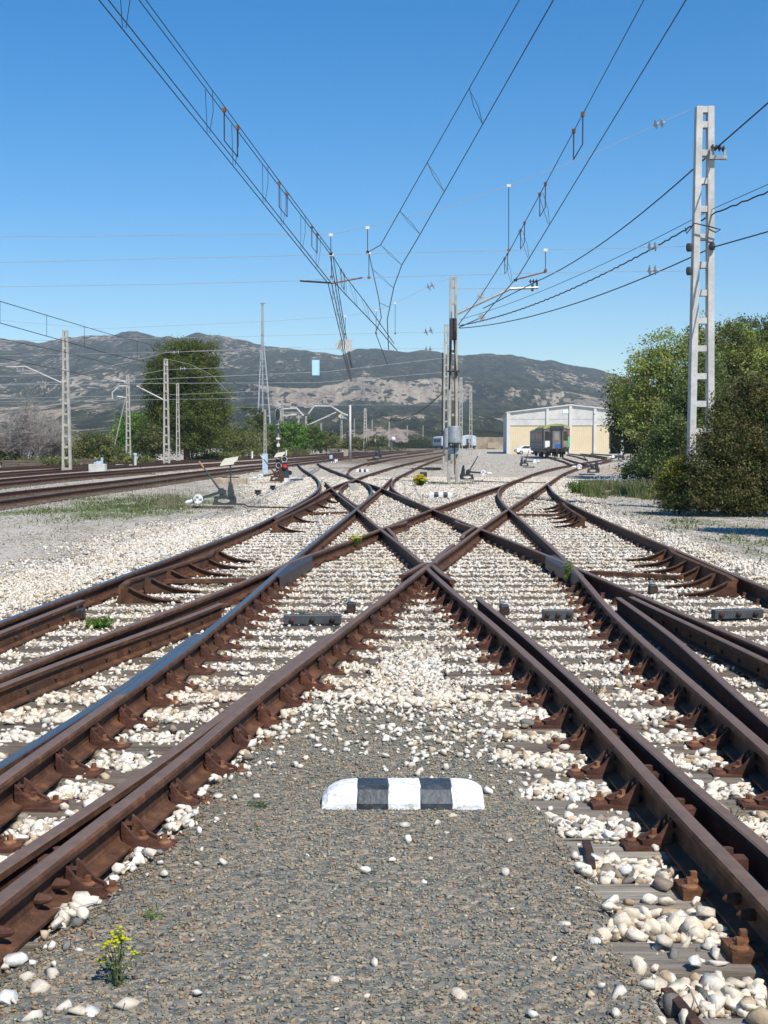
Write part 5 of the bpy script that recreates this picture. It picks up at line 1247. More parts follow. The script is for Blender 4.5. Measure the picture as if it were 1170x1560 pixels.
M['shed_cream'] = ribbed('cream_ribbed_sheet', (.70, .57, .37))
shed = thing('goods_shed', 'large pale concrete shed with cream sheeted front and shallow gable, behind the old coach', 'building', (x1, Ys, 0), -R(4.2))
L = lambda x: x - x1
MB().prism([(L(x0), zd), (L(x2), zd), (L(x2), ze), (0, zr), (L(x0), ze)], 'y', .12, .4).build('gable_panel', M['shed_concrete'], shed)
for z in (SZ(638.5),): MB().box((0, .112, z), (x2 - x0 - .2, .02, .06)).build('panel_joint', M['steel'], shed)
for xa, xb in ((776.5, 832), (836.5, 867), (871.5, 904), (908.5, 927)): MB().box((L((SX(xa) + SX(xb)) / 2), .3, zd / 2), (SX(xb) - SX(xa) + .1, .12, zd + .02)).build('cream_panel', M['shed_cream'], shed)
for xa, w in ((774.8, .55), (834, .42), (869, .46), (906, .44), (947, .44), (967.5, .5)):
    zt = ze + (zr - ze) * (1 - abs(SX(xa) - x1) / (x2 - x1)); MB().box((L(SX(xa)), .0, zt / 2), (w, .26, zt - .04)).build('pillar', M['shed_pale'], shed)
MB().prism([(L(x0) - .25, ze - .05), (0, zr - .04), (L(x2) + .25, ze - .05), (L(x2) + .25, ze + .12), (0, zr + .14), (L(x0) - .25, ze + .12)], 'y', -.2, 45).build('roof', M['shed_pale'], shed)
MB().box((L(x0) + .08, 22.6, ze / 2 - .05), (.16, 44, ze)).build('side_wall', M['shed_concrete'], shed); MB().box((L(x2) - .08, 22.6, ze / 2 - .05), (.16, 44, ze)).build('side_wall', M['shed_concrete'], shed); MB().box((0, 44.4, ze / 2 - .05), (x2 - x0 - .4, .16, ze)).build('back_wall', M['shed_concrete'], shed)
MB().box((L(SX(861.5)), .08, SZ(627)), (1.0, .05, .62)).build('name_plate', M['white'], shed)
MB().box((L(SX(785)), .22, 1.05), (.95, .05, 2.1)).build('side_door', ribbed('door_cream', (.66, .53, .34)), shed)
# white car by the shed
cb = pd(803, 690, 212); cb.z = 0
car = thing('parked_car', 'small white car parked beside the old coach against the shed front', 'car', cb, R(12))
MB().prism([(-.0 - 1.9, .32), (1.9, .32), (1.92, .62), (1.75, .80), (.95, .90), (.35, 1.36), (-.75, 1.40), (-1.45, .95), (-1.88, .86), (-1.95, .6)], 'y', -.78, .78).build('body', M['white'], car, bevel=.06)
MB().prism([(.82, .92), (.32, 1.30), (-.70, 1.33), (-1.25, .96)], 'y', -.80, .80).build('windows', M['darkglass'], car)
for x in (-1.2, 1.2):
    for y in (-.72, .72):
        wv = MB().lathe([(.31, -.1), (.31, .1)], n=14, axis='y').build('wheel', M['black'], car, (x, y, .31)); MB().lathe([(.18, -.11), (.18, .11)], n=10, axis='y').build('rim', M['galv'], wv)
# ------------------------------------------------------------------ coaches
M['coach_grey'] = mat_plain('faded_coach_grey', (.26, .245, .215), .6, var=.2, scale=1.5, dirt=(.18, .13, .1), dirt_amt=.55)
M['coach_end'] = mat_plain('coach_end_brown', (.17, .16, .15), .7, var=.3, scale=1.5, dirt=(.10, .07, .05), dirt_amt=.6)
M['coach_roof'] = mat_plain('mossy_yellow_green_roof', (.34, .35, .11), .8, var=.3, scale=2, dirt=(.22, .22, .12), dirt_amt=.5)
M['graffiti_green'] = mat_plain('green_paint_patch', (.15, .50, .12), .6, var=.3, scale=3); M['graffiti_blue'] = mat_plain('blue_paint_patch', (.03, .12, .36), .6, var=.2, scale=3)
M['graffiti_red'] = mat_plain('red_paint_patch', (.40, .08, .09), .6, var=.3, scale=3); M['coach_maroon'] = mat_plain('maroon_coach_paint', (.13, .05, .045), .6, var=.3, scale=3)
M['coach_white'] = mat_plain('pale_coach_paint', (.52, .58, .64), .55, var=.1, scale=1.0, dirt=(.35, .36, .36), dirt_amt=.4)
def coach(loc, rz, label, Lc, W_=2.85, Hc=3.75, old=True):
    root = thing('railway_coach', label, 'coach', loc, rz)
    side, roof = (M['coach_grey'], M['coach_roof']) if old else (M['coach_white'], M['coach_white'])
    h0, h1 = 1.05, Hc - .55; w = W_ / 2
    MB().box((0, Lc / 2, (h0 + h1) / 2), (W_, Lc, h1 - h0)).build('body', side, root)
    arc = [(w * 1.02 * math.cos(a), h1 - .02 + .56 * math.sin(a)) for a in (math.pi * i / 10 for i in range(11))]
    MB().prism(arc, 'y', -.06, Lc + .06).build('roof', roof, root)
    MB().box((0, Lc / 2, .86), (W_ - .2, Lc - .1, .36)).build('underframe', M['black'], root)
    if old: MB().prism([(x * 1.03, z + .03) for x, z in arc] + [(x * .80, h1 + (z - h1) * .42 - .02) for x, z in reversed(arc)], 'y', -.16, -.05).build('roof_fascia', roof, root)
    # end wall
    MB().box((0, -.04, (h0 + h1) / 2), (W_ - .04, .08, h1 - h0 - .04)).prism([(x * .96, z - .01) for x, z in arc], 'y', -.10, -.02).build('end_wall', M['coach_end'] if old else side, root)
    d = MB().box((0, -.11, 2.0), (.92, .10, 1.95)).build('gangway_door', M['coach_end'] if old else M['black'], root)
    MB().box((0, -.165, 2.38), (.50, .02, .85)).build('door_window', M['coach_grey'], d)
    if old: MB().box((.08, -.167, 1.36), (.62, .02, .42)).build('blue_patch', M['graffiti_blue'], d)
    for x in (-.46, .46):
        MB().box((x * 1.18, -.18, 2.0), (.12, .2, 2.1)).build('gangway_frame', M['black'], root)
        MB().box((x * 2.2, -.10, 2.45 if old else 2.2), (.52, .05, .95)).build('end_window', M['darkglass'] if old else M['coach_white'], root)
        if old: MB().box((x * 2.2, -.09, 1.52), (.5, .04, .72)).build('end_panel', M['white'] if x < 0 else M['coach_grey'], root)
        b = MB().lathe([(.10, -.35), (.10, 0)], n=10, axis='y').build('buffer', M['black'], root, (x * 1.95, -.1, 1.02)); MB().lathe([(.24, -.40), (.24, -.34)], n=14, axis='y').build('buffer_head', M['rust_dark'], b)
    MB().box((0, -.12, h1 + .1), (1.5, .1, .42)).build('gangway_top', M['black'] if old else side, root)
    MB().box((0, -.2, .95), (.3, .3, .25)).box((0, -.3, .7), (.10, .1, .5)).build('coupler', M['rust_dark'], root)
    for y in (1.6, 4.0, Lc - 4.0, Lc - 1.6):
        for x in (-.83, .83): MB().lathe([(.46, -.07), (.46, .07)], n=18, axis='x').build('wheel', M['rust_dark'], root, (x, y, .47))
    for y in (2.8, Lc - 2.8):
        for x in (-1.02, 1.02): MB().box((x, y, .55), (.16, 3.3, .35)).build('bogie_frame', M['black'], root)
    n = max(3, int((Lc - 3) / 1.5))
    for k in range(n):
        y = 2.6 + k * (Lc - 4) / n
        for x in (-1, 1): MB().box((x * w, y, 2.45), (.05, .95, .9)).build('side_window', M['darkglass'], root)
    for x in (-1, 1): MB().box((x * (w + .01), 1.0, 2.1), (.06, .75, 2.0)).build('side_door', M['coach_maroon'] if old else M['coach_white'], root)
    if old:
        MB().box((w + .02, .45, 1.9), (.05, .5, 1.3)).build('green_patch', M['graffiti_green'], root); MB().box((w + .02, .5, 2.85), (.05, .5, .8)).build('red_patch', M['graffiti_red'], root); MB().box((1.30, -.12, 1.8), (.18, .03, 1.1)).build('green_patch', M['graffiti_green'], root); MB().box((1.28, -.12, 2.75), (.2, .03, .5)).build('red_patch', M['graffiti_red'], root)
        for z in (1.25, 1.75): MB().box((-w - .02, Lc / 2, z), (.03, Lc * .96, .06)).build('side_trim', M['coach_maroon'], root)
    return root
cp = pd(848, 676, 148); coach((cp.x, 148, .10), -math.atan(.035), 'derelict railway coach with mossy yellow green roof and painted end, in front of the shed', 12.5)
cp2 = pd(840, 676, 163); coach((cp2.x - .35, 162.5, .10), -math.atan(.035), 'second derelict grey coach coupled behind the mossy roofed one', 12, Hc=3.6)
cp = pd(680, 676, 385); coach((cp.x, 385, .1), R(5), 'pale blue grey coach standing behind the central masts, left one of the far pair', 20, old=False)
cp = pd(714, 676, 385); coach((cp.x, 385, .1), R(-4), 'pale coach end with a dark gangway door, right one of the far pair', 20, W_=4.2, Hc=4.1, old=False)
# low tan wall behind the yard
wa, wb_ = pd(727, 676, 400), pd(770, 676, 400)
wl = thing('stone_wall', 'low tan stone embankment wall between the far coaches and the shed', 'wall', ((wa.x + wb_.x) / 2, 400, 0))
MB().box((0, 0, 1.7), (wb_.x - wa.x + 2, 1.5, 3.8)).build('wall', mat_plain('tan_embankment', (.33, .26, .18), .95, var=.35, scale=.5, dirt=(.2, .16, .1), dirt_amt=.6), wl); MB().box((0, -.85, 1.2), (2.4, .2, 1.6)).build('niche', M['tan'], wl)
lb = at(597, 688, 0); root = thing('yard_lamp', 'small white globe lamp on a bent post in the far yard', 'lamp', lb); MB().tube([(0, 0, 0), (0, 0, 2.2), (.3, 0, 2.5)], .06, 6).build('lamp_post', M['steel'], root); MB().lathe([(.1, 2.2), (.45, 2.45), (.5, 2.8), (.2, 3.1)], (.3, 0, 0), 12).build('lamp_globe', M['white'], root)
# ------------------------------------------------------------------ plants
def leaf_quads(P, size, rng, up=.25, aspect=.55):
    n = len(P); d = rng.normal(size=(n, 3)); d[:, 2] += up; d /= np.linalg.norm(d, axis=1)[:, None]
    r = rng.normal(size=(n, 3)); u = np.cross(d, r); u /= np.linalg.norm(u, axis=1)[:, None] + 1e-9; w = np.cross(d, u)
    s = size[:, None]
    return np.stack([P - u * s, P - w * s * aspect, P + u * s, P + w * s * aspect], 1)
def clump_points(blobs, nclump, per, crad, rng, shell=.55):
    """leaf positions: clumps spread through a union of ellipsoids, thinner inside"""
    vol = np.array([b[3] * b[4] * b[5] for b in blobs]); pick = rng.choice(len(blobs), nclump, p=vol / vol.sum())
    d = rng.normal(size=(nclump, 3)); d /= np.linalg.norm(d, axis=1)[:, None]; rad = (shell + (1 - shell) * rng.random(nclump)) * rng.uniform(.82, 1.08, nclump)
    B = np.array(blobs)[pick]; C = B[:, :3] + d * rad[:, None] * B[:, 3:6]
    cr = crad * rng.uniform(.55, 1.5, nclump)
    k = rng.integers(int(per * .6), int(per * 1.4), nclump); ci = np.repeat(np.arange(nclump), k)
    L = C[ci] + rng.normal(0, .5, (len(ci), 3)) * cr[ci][:, None] * np.array([1, 1, .75])
    return C, L, ci
def crown(name, root, blobs, nclump, per, crad, leaf, tones, rng, up=.25, aspect=.55, shell=.55, zmin=.05, mat='leaf', flare=None):
    C, L, ci = clump_points(blobs, nclump, per, crad, rng, shell); ok = L[:, 2] > zmin; L, ci = L[ok], ci[ok]
    v = leaf_quads(L, leaf * rng.uniform(.6, 1.35, len(L)), rng, up, aspect).reshape(-1, 3)
    tn = np.array(tones); tc = tn[rng.integers(0, len(tn), nclump)] * rng.uniform(.75, 1.2, nclump)[:, None]
    c = tc[ci] * rng.uniform(.75, 1.25, len(ci))[:, None]
    me = fast_mesh(name, v, np.arange(len(v)).reshape(-1, 4), M[mat], np.repeat(np.c_[np.clip(c, 0, 1), np.ones(len(c))], 4, 0))
    return link(name, me, root), C
M['bark'] = mat_plain('grey_brown_bark', (.13, .10, .075), .95, var=.4, scale=8, bump=.8, bdist=.02)
def trunk(root, h, r, C, rng, nlimb=14, z0=0.0, spread=None, name='trunk'):
    mb = MB(); top = Vector((rng.uniform(-.1, .1) * h * .3, rng.uniform(-.1, .1) * h * .3, h * .72))
    mid = Vector((top.x * .3 + rng.uniform(-.1, .1), top.y * .3, h * .35)); mb.tube([(0, 0, z0 - .3), mid, top], [r, r * .72, r * .25], 8)
    for i in rng.choice(len(C), min(nlimb, len(C)), replace=False):
        e = Vector(C[i]); t = min(.95, max(.12, (e.z / h) * .62)); s = Vector((0, 0, 0)).lerp(mid, t / .5) if t < .5 else mid.lerp(top, (t - .5) / .5)
        m_ = s.lerp(e, .5) + Vector((rng.uniform(-.1, .1), rng.uniform(-.1, .1), rng.uniform(-.05, .15))) * h * .15
        mb.tube([s, m_, e], [r * .38, r * .22, r * .06], 6)
    return mb.build(name, M['bark'], root)
def plant(name, label, cat, loc, blobs, nclump, per, crad, leaf, tones, seed, h=None, r=None, group=None, nlimb=12, part='crown', **k):
    rng = np.random.default_rng(seed); root = thing(name, label, cat, loc, 0, group)
    _, C = crown(part, root, blobs, nclump, per, crad, leaf, tones, rng, **k)
    h = h or max(b[2] + b[5] for b in blobs); trunk(root, h, r or h * .018, C, rng, nlimb)
    return root
OLIVE = [(.12, .145, .045), (.10, .125, .042), (.155, .16, .055)]; GREEN = [(.12, .24, .03), (.15, .28, .04), (.10, .20, .03)]
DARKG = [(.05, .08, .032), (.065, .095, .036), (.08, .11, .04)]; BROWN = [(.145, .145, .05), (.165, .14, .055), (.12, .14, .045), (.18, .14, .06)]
PINE = [(.125, .155, .032), (.092, .125, .026), (.16, .185, .042)]
def gz(x, y): return float(ground_z(np.array([x]), np.array([y]))[0])
# --- big pine at left
b = at(285, 703, 0); k = b.y / F
def B(px, py, w, h, dz=None, base=None):            # blob from photo measures around a plant base
    p = pd(px, py, base.y); return (p.x - base.x, 0.0, p.z - base.z, w * base.y / F / 2, (dz or w * .8) * base.y / F / 2, h * base.y / F / 2)
blobs = [B(279, 562, 108, 90, base=b), B(243, 588, 58, 70, base=b), B(240, 640, 40, 60, base=b), B(300, 545, 66, 60, base=b), B(262, 575, 70, 80, base=b), B(262, 622, 84, 76, base=b), B(255, 590, 56, 50, base=b), B(300, 630, 100, 84, base=b), B(336, 612, 34, 66, base=b), B(322, 590, 30, 50, base=b), B(318, 655, 70, 56, base=b), B(285, 672, 84, 44, base=b)]
plant('pine_tree', 'tall broad dark pine standing behind the left tracks', 'tree', b, blobs, 620, 210, .75, .12, PINE, 1, r=.33, nlimb=40, up=.6, aspect=.32, shell=.45)
# --- left belt of bushes
def bush(label, px, base, top, w, tones, seed, leaf=.13, n=110, per=55, group=None, name='shrub', shell=.35, up=.3, cat='bush', aspect=.5, crad=.5, nlimb=10, lumps=3, off=0):
    b = at(px, base, 0); b.z = 0; rng = np.random.default_rng(seed); s = b.y / F; H = (base - top) * s; Wd = w * s
    blobs = [(0, 0, H * .45, Wd * .42, Wd * .38, H * .5)]
    for _ in range(lumps): blobs.append((rng.uniform(-.34, .34) * Wd, rng.uniform(-.25, .25) * Wd, H * rng.uniform(.3, .62), Wd * rng.uniform(.16, .28), Wd * rng.uniform(.16, .28), H * rng.uniform(.28, .38)))
    return plant(name, label, cat, b, blobs, n, per, crad, leaf, tones, seed, group=group, shell=shell, up=up, aspect=aspect, nlimb=nlimb)
YG = [(.21, .23, .07), (.17, .20, .06), (.24, .23, .09)]
bush('bright green leafy shrub beside the stayed ladder mast', 206, 701, 624, 92, GREEN, 21, n=230)
bush('olive brushy shrub between the bare bushes and the stayed mast', 148, 708, 655, 92, YG + OLIVE, 22, .10, 150, 60)
bush('yellow green shrub behind the leftmost ladder mast', 108, 706, 648, 60, YG, 23, .11)
bush('dark olive shrub between the stayed mast and the pine', 232, 704, 640, 60, OLIVE, 24)
bush('olive shrub just beyond the left edge of the bare bushes', -70, 709, 640, 90, OLIVE, 81, n=90)
bush('green shrub farther left along the tracks', -170, 710, 630, 100, GREEN, 82, n=90)
bush('dark shrub farthest left along the tracks', -280, 712, 640, 110, OLIVE, 83, n=90)
bush('low dark shrub at the very left edge beneath the bare bushes', 8, 709, 676, 46, OLIVE, 25, n=70)
bush('feathery olive shrub just right of the big pine', 352, 701, 640, 60, YG + OLIVE, 26, .10, 130, 60)
bush('pale olive broom like shrub at the foot of the three legged tower', 378, 698, 636, 70, YG, 27, .10, 150, 60)
bush('small dark pine behind the three legged tower', 386, 695, 604, 46, DARKG + PINE, 28, .12, 130, 60, name='pine_tree', cat='tree', shell=.4)
bush('bright green tree behind the tall colour light signal', 437, 694, 630, 64, GREEN, 29, .16, 150, 50, name='leafy_tree', cat='tree')
bush('bright green tree behind the dark topped mast', 470, 693, 634, 50, GREEN + OLIVE, 30, .16, 120, 50, name='leafy_tree', cat='tree')
bush('dark green bush left of the tall signal between tower legs', 408, 696, 655, 50, OLIVE, 31, .13, 110, 50)
bush('olive bush between the portal arm masts', 497, 691, 652, 48, OLIVE + YG, 32, .15, 100, 45)
bush('olive bush behind the blue and yellow topped mast', 530, 689, 656, 50, OLIVE + YG, 33, .16, 90, 45)
bush('olive bush behind the broad far mast', 568, 687, 660, 52, OLIVE, 34, .18, 90, 40)
bush('low olive bush at the foot of the pink rocks', 636, 681.5, 663, 60, OLIVE + YG, 35, .25, 80, 40)
for i, (px, w, lab) in enumerate(((60, 90, 'low grass green scrub under the bare bushes'), (180, 90, 'low yellow green scrub beside the white post'), (330, 100, 'low dark scrub at the foot of the pine'), (440, 110, 'low yellow flowered scrub behind the dwarf signals'), (560, 120, 'low pale scrub along the far yard edge'))):
    bush(lab, px, (712, 708, 702, 695, 687)[i], (700, 694, 690, 683, 679)[i], w, YG + OLIVE, 60 + i, .12, 90, 40, name='scrub', lumps=5, crad=.4)
# --- bare grey bushes
M['grey_twig'] = mat_plain('grey_bare_twigs', (.26, .235, .215), .9, var=.25, scale=4, bump=0)
def bare(label, px, base, top, w, seed, n=520):
    b = at(px, base, 0); rng = random.Random(seed); s = b.y / F; H, Wd = (base - top) * s, w * s; root = thing('bare_bush', label, 'bush', b)
    mb = MB(); br = MB()
    for k in range(26):
        a = rng.uniform(0, 6.28); q = rng.uniform(.1, 1) ** .6; e = Vector((math.cos(a) * q * Wd * .5, math.sin(a) * q * Wd * .35, H * rng.uniform(.55, 1.0) * (1 - .35 * q * q)))
        m = e * .5 + Vector((rng.uniform(-.3, .3), rng.uniform(-.3, .3), rng.uniform(0, .4)))
        br.tube([(e.x * .15, e.y * .15, -.1), m, e], [.06, .035, .012], 5)
        for j in range(n // 26):
            t = rng.uniform(.25, 1); p = (m * 2 * t if t < .5 else m.lerp(e, (t - .5) * 2)); d = Vector((rng.gauss(0, .6) + e.x * .12, rng.gauss(0, .6), rng.uniform(-.15, .9))).normalized() * rng.uniform(.5, 1.5)
            q1 = p + d * .5 + Vector((rng.uniform(-.1, .1), 0, rng.uniform(-.1, .1))); mb.tube([p, q1, p + d], [.016, .012, .005], 3, caps=False)
            for _ in range(3):
                t2 = rng.uniform(.3, 1); p2 = p + d * t2; d2 = (d.normalized() + Vector((rng.gauss(0, .7), rng.gauss(0, .7), rng.gauss(0, .5)))).normalized() * rng.uniform(.25, .7); mb.tube([p2, p2 + d2], [.010, .004], 3, caps=False)
    br.build('branches', M['grey_twig'], root); mb.build('twigs', M['grey_twig'], root)
bare('large bare grey bush at the far left behind the tracks', 36, 709, 606, 150, 3, 1300); bare('bare grey bush drooping behind the leftmost ladder mast', 74, 708, 640, 90, 4, 800)
# --- right hand trees and bushes
def rplant(name, label, cat, px, base, Y, blobs_px, nclump, per, crad, leaf, tones, seed, **k):
    p = pd(px, base, Y); b = Vector((p.x, Y, gz(p.x, Y)))
    bl = []
    for (x, y, w, h) in blobs_px:
        q = pd(x, y, Y); s = Y / F; bl.append((q.x - b.x, RNG.uniform(-.3, .3), q.z - b.z, w * s / 2, min(w, 150) * s * .42, h * s / 2))
    return plant(name, label, cat, b, bl, nclump, per, crad, leaf, tones, seed, **k)
AL = [(.28, .34, .075), (.34, .39, .10), (.21, .28, .06), (.36, .36, .14)]
rplant('almond_tree', 'bright green almond tree at the right, leaning over the track bend', 'tree', 985, 722, 62, [(1000, 590, 110, 130), (1040, 560, 120, 120), (965, 600, 70, 90), (1010, 530, 70, 60), (980, 560, 60, 70), (1060, 620, 110, 120), (1000, 645, 120, 90)], 620, 62, .36, .055, AL, 41, r=.16, nlimb=60, shell=.4, up=.2)
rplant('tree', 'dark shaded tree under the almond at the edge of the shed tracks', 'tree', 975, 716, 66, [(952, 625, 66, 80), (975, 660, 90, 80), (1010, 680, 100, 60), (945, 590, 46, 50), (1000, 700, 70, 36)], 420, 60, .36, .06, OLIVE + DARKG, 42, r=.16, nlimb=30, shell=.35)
rplant('tree', 'feathery yellow green tree behind the tall right mast', 'tree', 1100, 700, 52, [(1090, 540, 120, 100), (1120, 520, 110, 80), (1070, 505, 60, 50), (1150, 560, 120, 130), (1100, 600, 140, 120), (1200, 560, 120, 150)], 620, 62, .32, .05, AL + OLIVE, 43, r=.14, nlimb=60, shell=.4)
rplant('tree', 'dark crowned tree at the right edge on top of the bank', 'tree', 1150, 640, 76, [(1150, 510, 90, 56), (1115, 520, 60, 50), (1190, 520, 100, 90), (1160, 570, 140, 120)], 420, 55, .4, .07, OLIVE + DARKG, 44, r=.2)
rplant('shrub', 'blue grey shrub behind the foot of the tall right mast', 'bush', 1030, 735, 42, [(1035, 650, 80, 90), (1060, 600, 70, 90), (1010, 690, 70, 70), (1080, 560, 60, 60)], 330, 60, .26, .042, [(.17, .215, .075), (.19, .225, .08), (.13, .175, .06)], 45, r=.07)
rplant('shrub', 'large brownish evergreen bush in front of the tall right mast', 'bush', 1120, 782, 31.2, [(1110, 670, 120, 130), (1150, 640, 120, 150), (1080, 705, 90, 120), (1130, 730, 140, 100), (1060, 740, 90, 76), (1185, 680, 120, 220), (1100, 620, 50, 60), (1155, 590, 60, 60), (1090, 752, 130, 60), (1150, 750, 110, 76), (1120, 765, 120, 40)], 1500, 70, .20, .030, BROWN + OLIVE, 46, r=.07, nlimb=70, shell=.4)
rplant('shrub', 'low olive bush at the front left foot of the big evergreen bush', 'bush', 1035, 776, 31.8, [(1030, 735, 60, 80), (1050, 752, 80, 56), (1015, 755, 44, 44)], 300, 60, .17, .028, OLIVE + YG, 47, r=.04)
rplant('broom_bush', 'yellow flowering broom at the left side of the big evergreen bush', 'bush', 1028, 776, 31.5, [(1026, 720, 26, 44), (1034, 706, 22, 30), (1018, 735, 24, 24)], 120, 40, .11, .024, [(.50, .44, .03), (.14, .18, .04), (.12, .16, .04), (.18, .20, .05)], 48, r=.03)
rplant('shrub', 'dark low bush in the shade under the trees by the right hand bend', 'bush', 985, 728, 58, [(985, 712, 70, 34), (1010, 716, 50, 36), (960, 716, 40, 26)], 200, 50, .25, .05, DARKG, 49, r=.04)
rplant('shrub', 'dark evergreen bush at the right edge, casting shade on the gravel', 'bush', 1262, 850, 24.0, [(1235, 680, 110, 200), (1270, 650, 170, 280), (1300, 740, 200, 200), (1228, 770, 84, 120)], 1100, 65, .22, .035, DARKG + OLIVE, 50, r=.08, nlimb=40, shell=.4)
# --- low weeds and flowers
def weed(px, py, label, h, spread, tones, seed, n=40, leaf=.015, flowers=0, fcol=(.72, .66, .04), name='weed', cat='plant', z=0.0, droop=.0, fr=.010):
    b = at(px, py, z); rng = np.random.default_rng(seed); root = thing(name, label, cat, b); stems = MB(); L = []; Fp = []
    for k in range(n):
        a = rng.uniform(0, 6.28); q = rng.random() ** .5 * spread; e = Vector((math.cos(a) * q, math.sin(a) * q, h * rng.uniform(.55, 1) * (1 - .3 * q / max(spread, 1e-3)))); m = Vector((e.x * .35, e.y * .35, e.z * .55))
        stems.tube([(e.x * .1, e.y * .1, -.02), m, e], [.0022 + h * .004, .0018 + h * .002, .001], 4)
        for _ in range(14):
            t = rng.uniform(.2, 1); p = (m * (2 * t) if t < .5 else m.lerp(e, 2 * t - 1)); L.append(p + Vector(rng.normal(0, .008 + leaf * .5, 3)))
        if k < flowers:
            for _ in range(7): Fp.append(e + Vector((rng.normal(0, fr * 1.7), rng.normal(0, fr * 1.7), rng.uniform(0, fr * 1.2))))
    stems.build('stem', M['stem'], root)
    L = np.array([tuple(p) for p in L]); v = leaf_quads(L, leaf * rng.uniform(.6, 1.3, len(L)), rng, .4, .3).reshape(-1, 3); c = np.array(tones)[rng.integers(0, len(tones), len(L))] * rng.uniform(.7, 1.2, len(L))[:, None]
    link('leaves', fast_mesh('leaves', v, np.arange(len(v)).reshape(-1, 4), M['leaf'], np.repeat(np.c_[c, np.ones(len(c))], 4, 0)), root)
    T, f = ICO[1][0] * np.array([1, 1, .5]), ICO[1][1]
    for i in range(0, len(Fp), 7):          # each flower head a part of its own
        P = np.array([tuple(p) for p in Fp[i:i + 7]]); v = (T[None] * (fr * rng.uniform(.7, 1.1, len(P)))[:, None, None] + P[:, None, :]).reshape(-1, 3); ff = (f[None] + (np.arange(len(P)) * len(T))[:, None, None]).reshape(-1, 3)
        link('flower_head', fast_mesh('flower_head', v, ff, M['leaf'], np.tile((*fcol, 1), (len(v), 1))), root)
    return root
M['stem'] = mat_plain('green_red_stem', (.12, .13, .05), .7, var=.4, scale=40, bump=0)
SPG = [(.10, .16, .06), (.13, .19, .08), (.08, .13, .06)]
weed(180, 1512, 'yellow flowered spurge growing at lower left beside the near rail', .23, .055, [(.16, .23, .10), (.19, .26, .12), (.13, .19, .08)], 71, 13, .010, 9, (.62, .60, .03), 'spurge', z=.01, fr=.0075)
weed(541, 833, 'small yellow flowered weed growing on the rail at the left of the crossing', .26, .12, GREEN, 72, 30, .02, 9, z=.05, fr=.014)
weed(866, 893, 'slim yellow green sprig growing against the rail by the right frog', .42, .06, [(.20, .28, .05), (.16, .24, .05)], 73, 16, .025, 0)
weed(150, 957, 'bright green leafy weed between the left rails', .09, .16, [(.14, .26, .04), (.10, .2, .03)], 74, 50, .024)
weed(395, 1240, 'small tuft of grass left of the striped marker', .06, .05, SPG, 75, 24, .01)
weed(388, 1275, 'tiny green tuft below left of the striped marker', .04, .04, SPG, 76, 18, .009)
weed(233, 1412, 'tiny green sprout right of the yellow spurge', .07, .03, GREEN, 77, 10, .009)
weed(640, 742, 'round clump of yellow flowers beyond the diamond crossing', .48, .27, GREEN, 78, 80, .045, 46, (.70, .55, .02), fr=.034)
weed(880, 752, 'low green clump inside the right hand bend', .5, .5, GREEN + OLIVE, 79, 70, .05)
weed(905, 1068, 'dry grey sprig caught between the rail and the open blade', .16, .08, [(.26, .24, .18), (.2, .18, .13)], 80, 18, .008, z=.05)
weed(1118, 1258, 'dry straw tuft on the sleeper by the right rails', .10, .10, [(.30, .26, .17)], 81, 20, .008)
for i, (x, y, l) in enumerate(((500, 1000, 'grass blades against the near left rail'), (208, 895, 'small weed beside the left guard rail'), (460, 942, 'faint weed beside the left lock plate'))):
    weed(x, y, l, .10, .05, SPG, 90 + i, 10, .012)
# dry twigs on the dark gravel
def twig(pxs, label, r=.003, z=.022, br=3, seed=0):
    rng = random.Random(seed); P = [at(x, y, z + (.01 if i % 2 else 0)) for i, (x, y) in enumerate(pxs)]; mb = MB().tube(P, [r * (1 - .6 * i / len(P)) for i in range(len(P))], 5)
    for k in range(br):
        a = P[rng.randrange(len(P))]; d = Vector((rng.uniform(-.1, .1), rng.uniform(-.12, .12), rng.uniform(0, .05))); mb.tube([a, a + d * .5 + Vector((0, 0, .01)), a + d], [r * .6, r * .5, r * .2], 4)
    tag(mb.world('dry_twig', M['grey_twig'], P[0]), label, 'twig')
twig([(128, 1385), (165, 1378), (222, 1362)], 'pale dry twig lying by the near left rail', .004, br=6, seed=1)
twig([(215, 1405), (240, 1388), (270, 1384)], 'branched grey twig right of the yellow spurge', br=7, seed=2)
twig([(190, 1535), (225, 1510), (240, 1490)], 'thin dark twig leaning past the yellow spurge', .003, br=2, seed=3)
twig([(280, 1455), (250, 1448), (205, 1462), (196, 1470)], 'dark crooked twig on the gravel at lower left', .003, br=3, seed=4)
twig([(660, 1378), (700, 1377), (745, 1379)], 'straight pale straw lying on the gravel right of centre', .0025, br=1, seed=5)
twig([(690, 1455), (712, 1442), (735, 1462)], 'curled grey twig beside a white stone at lower centre', .0025, br=8, seed=6)
twig([(742, 1278), (768, 1255)], 'short pale straw right of the striped marker', .0025, br=1, seed=7)
twig([(1050, 1505), (1062, 1530), (1082, 1560)], 'thin wire like stalk on the sleeper at lower right', .003, br=1, seed=8)
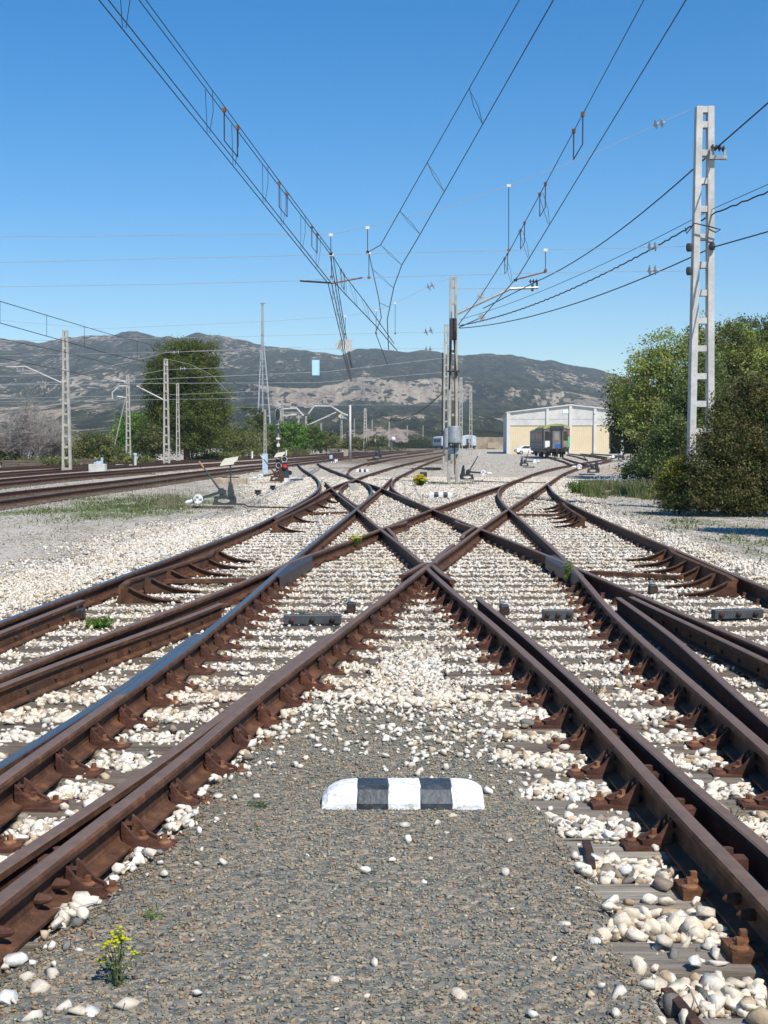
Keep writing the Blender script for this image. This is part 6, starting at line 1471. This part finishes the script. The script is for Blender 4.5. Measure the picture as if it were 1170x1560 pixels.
# ------------------------------------------------------------------ light, sky, air, render settings
SUN_EL, SUN_AZ = R(52), math.atan2(.5, -.87)       # azimuth of the direction to the sun, from +Y toward +X
to_sun = Vector((math.sin(SUN_AZ) * math.cos(SUN_EL), math.cos(SUN_AZ) * math.cos(SUN_EL), math.sin(SUN_EL)))
sd = bpy.data.lights.new('sun', 'SUN'); sd.energy = 4.3; sd.angle = R(.53); sd.color = (1.0, .95, .87)
so = bpy.data.objects.new('sun', sd); COL.objects.link(so); so.rotation_euler = to_sun.to_track_quat('Z', 'Y').to_euler(); so.location = (20, -40, 60)
wd = bpy.data.worlds.new('World'); scene.world = wd; wd.use_nodes = True
nt = wd.node_tree; bg = nt.nodes['Background']; sky = nt.nodes.new('ShaderNodeTexSky'); sky.sky_type = 'NISHITA'
sky.sun_disc = False; sky.sun_elevation = SUN_EL; sky.sun_rotation = SUN_AZ; sky.altitude = 300; sky.air_density = 1.0; sky.dust_density = .25; sky.ozone_density = 4.0
hs = nt.nodes.new('ShaderNodeHueSaturation'); hs.inputs['Saturation'].default_value = 1.45; hs.inputs['Value'].default_value = 1.0
nt.links.new(sky.outputs[0], hs.inputs['Color']); nt.links.new(hs.outputs[0], bg.inputs[0]); bg.inputs[1].default_value = .10
# the air between here and the hills
def haze():
    m = bpy.data.materials.new('haze_air'); m.use_nodes = True; n = m.node_tree.nodes; n.clear()
    out = n.new('ShaderNodeOutputMaterial'); pv = n.new('ShaderNodeVolumePrincipled')
    pv.inputs['Color'].default_value = (.72, .84, 1.0, 1); pv.inputs['Density'].default_value = .00011; pv.inputs['Anisotropy'].default_value = .0
    m.node_tree.links.new(pv.outputs[0], out.inputs['Volume'])
    o = MB().box((0, 1900, 198), (6400, 4200, 402)).build('haze', m)
    tag(o, 'thin blue haze in front of the hills', 'haze', kind='stuff')
haze()
scene.view_settings.view_transform = 'Standard'; scene.view_settings.look = 'None'; scene.view_settings.exposure = 0.45; scene.view_settings.gamma = 1.0
scene.view_settings.use_curve_mapping = False
cy = scene.cycles; cy.use_denoising = True; cy.denoiser = 'OPENIMAGEDENOISE'; cy.max_bounces = 6; cy.diffuse_bounces = 3; cy.glossy_bounces = 3; cy.transmission_bounces = 4; cy.transparent_max_bounces = 6; cy.volume_bounces = 1
cy.use_adaptive_sampling = True; cy.adaptive_threshold = .01; cy.sample_clamp_indirect = 6
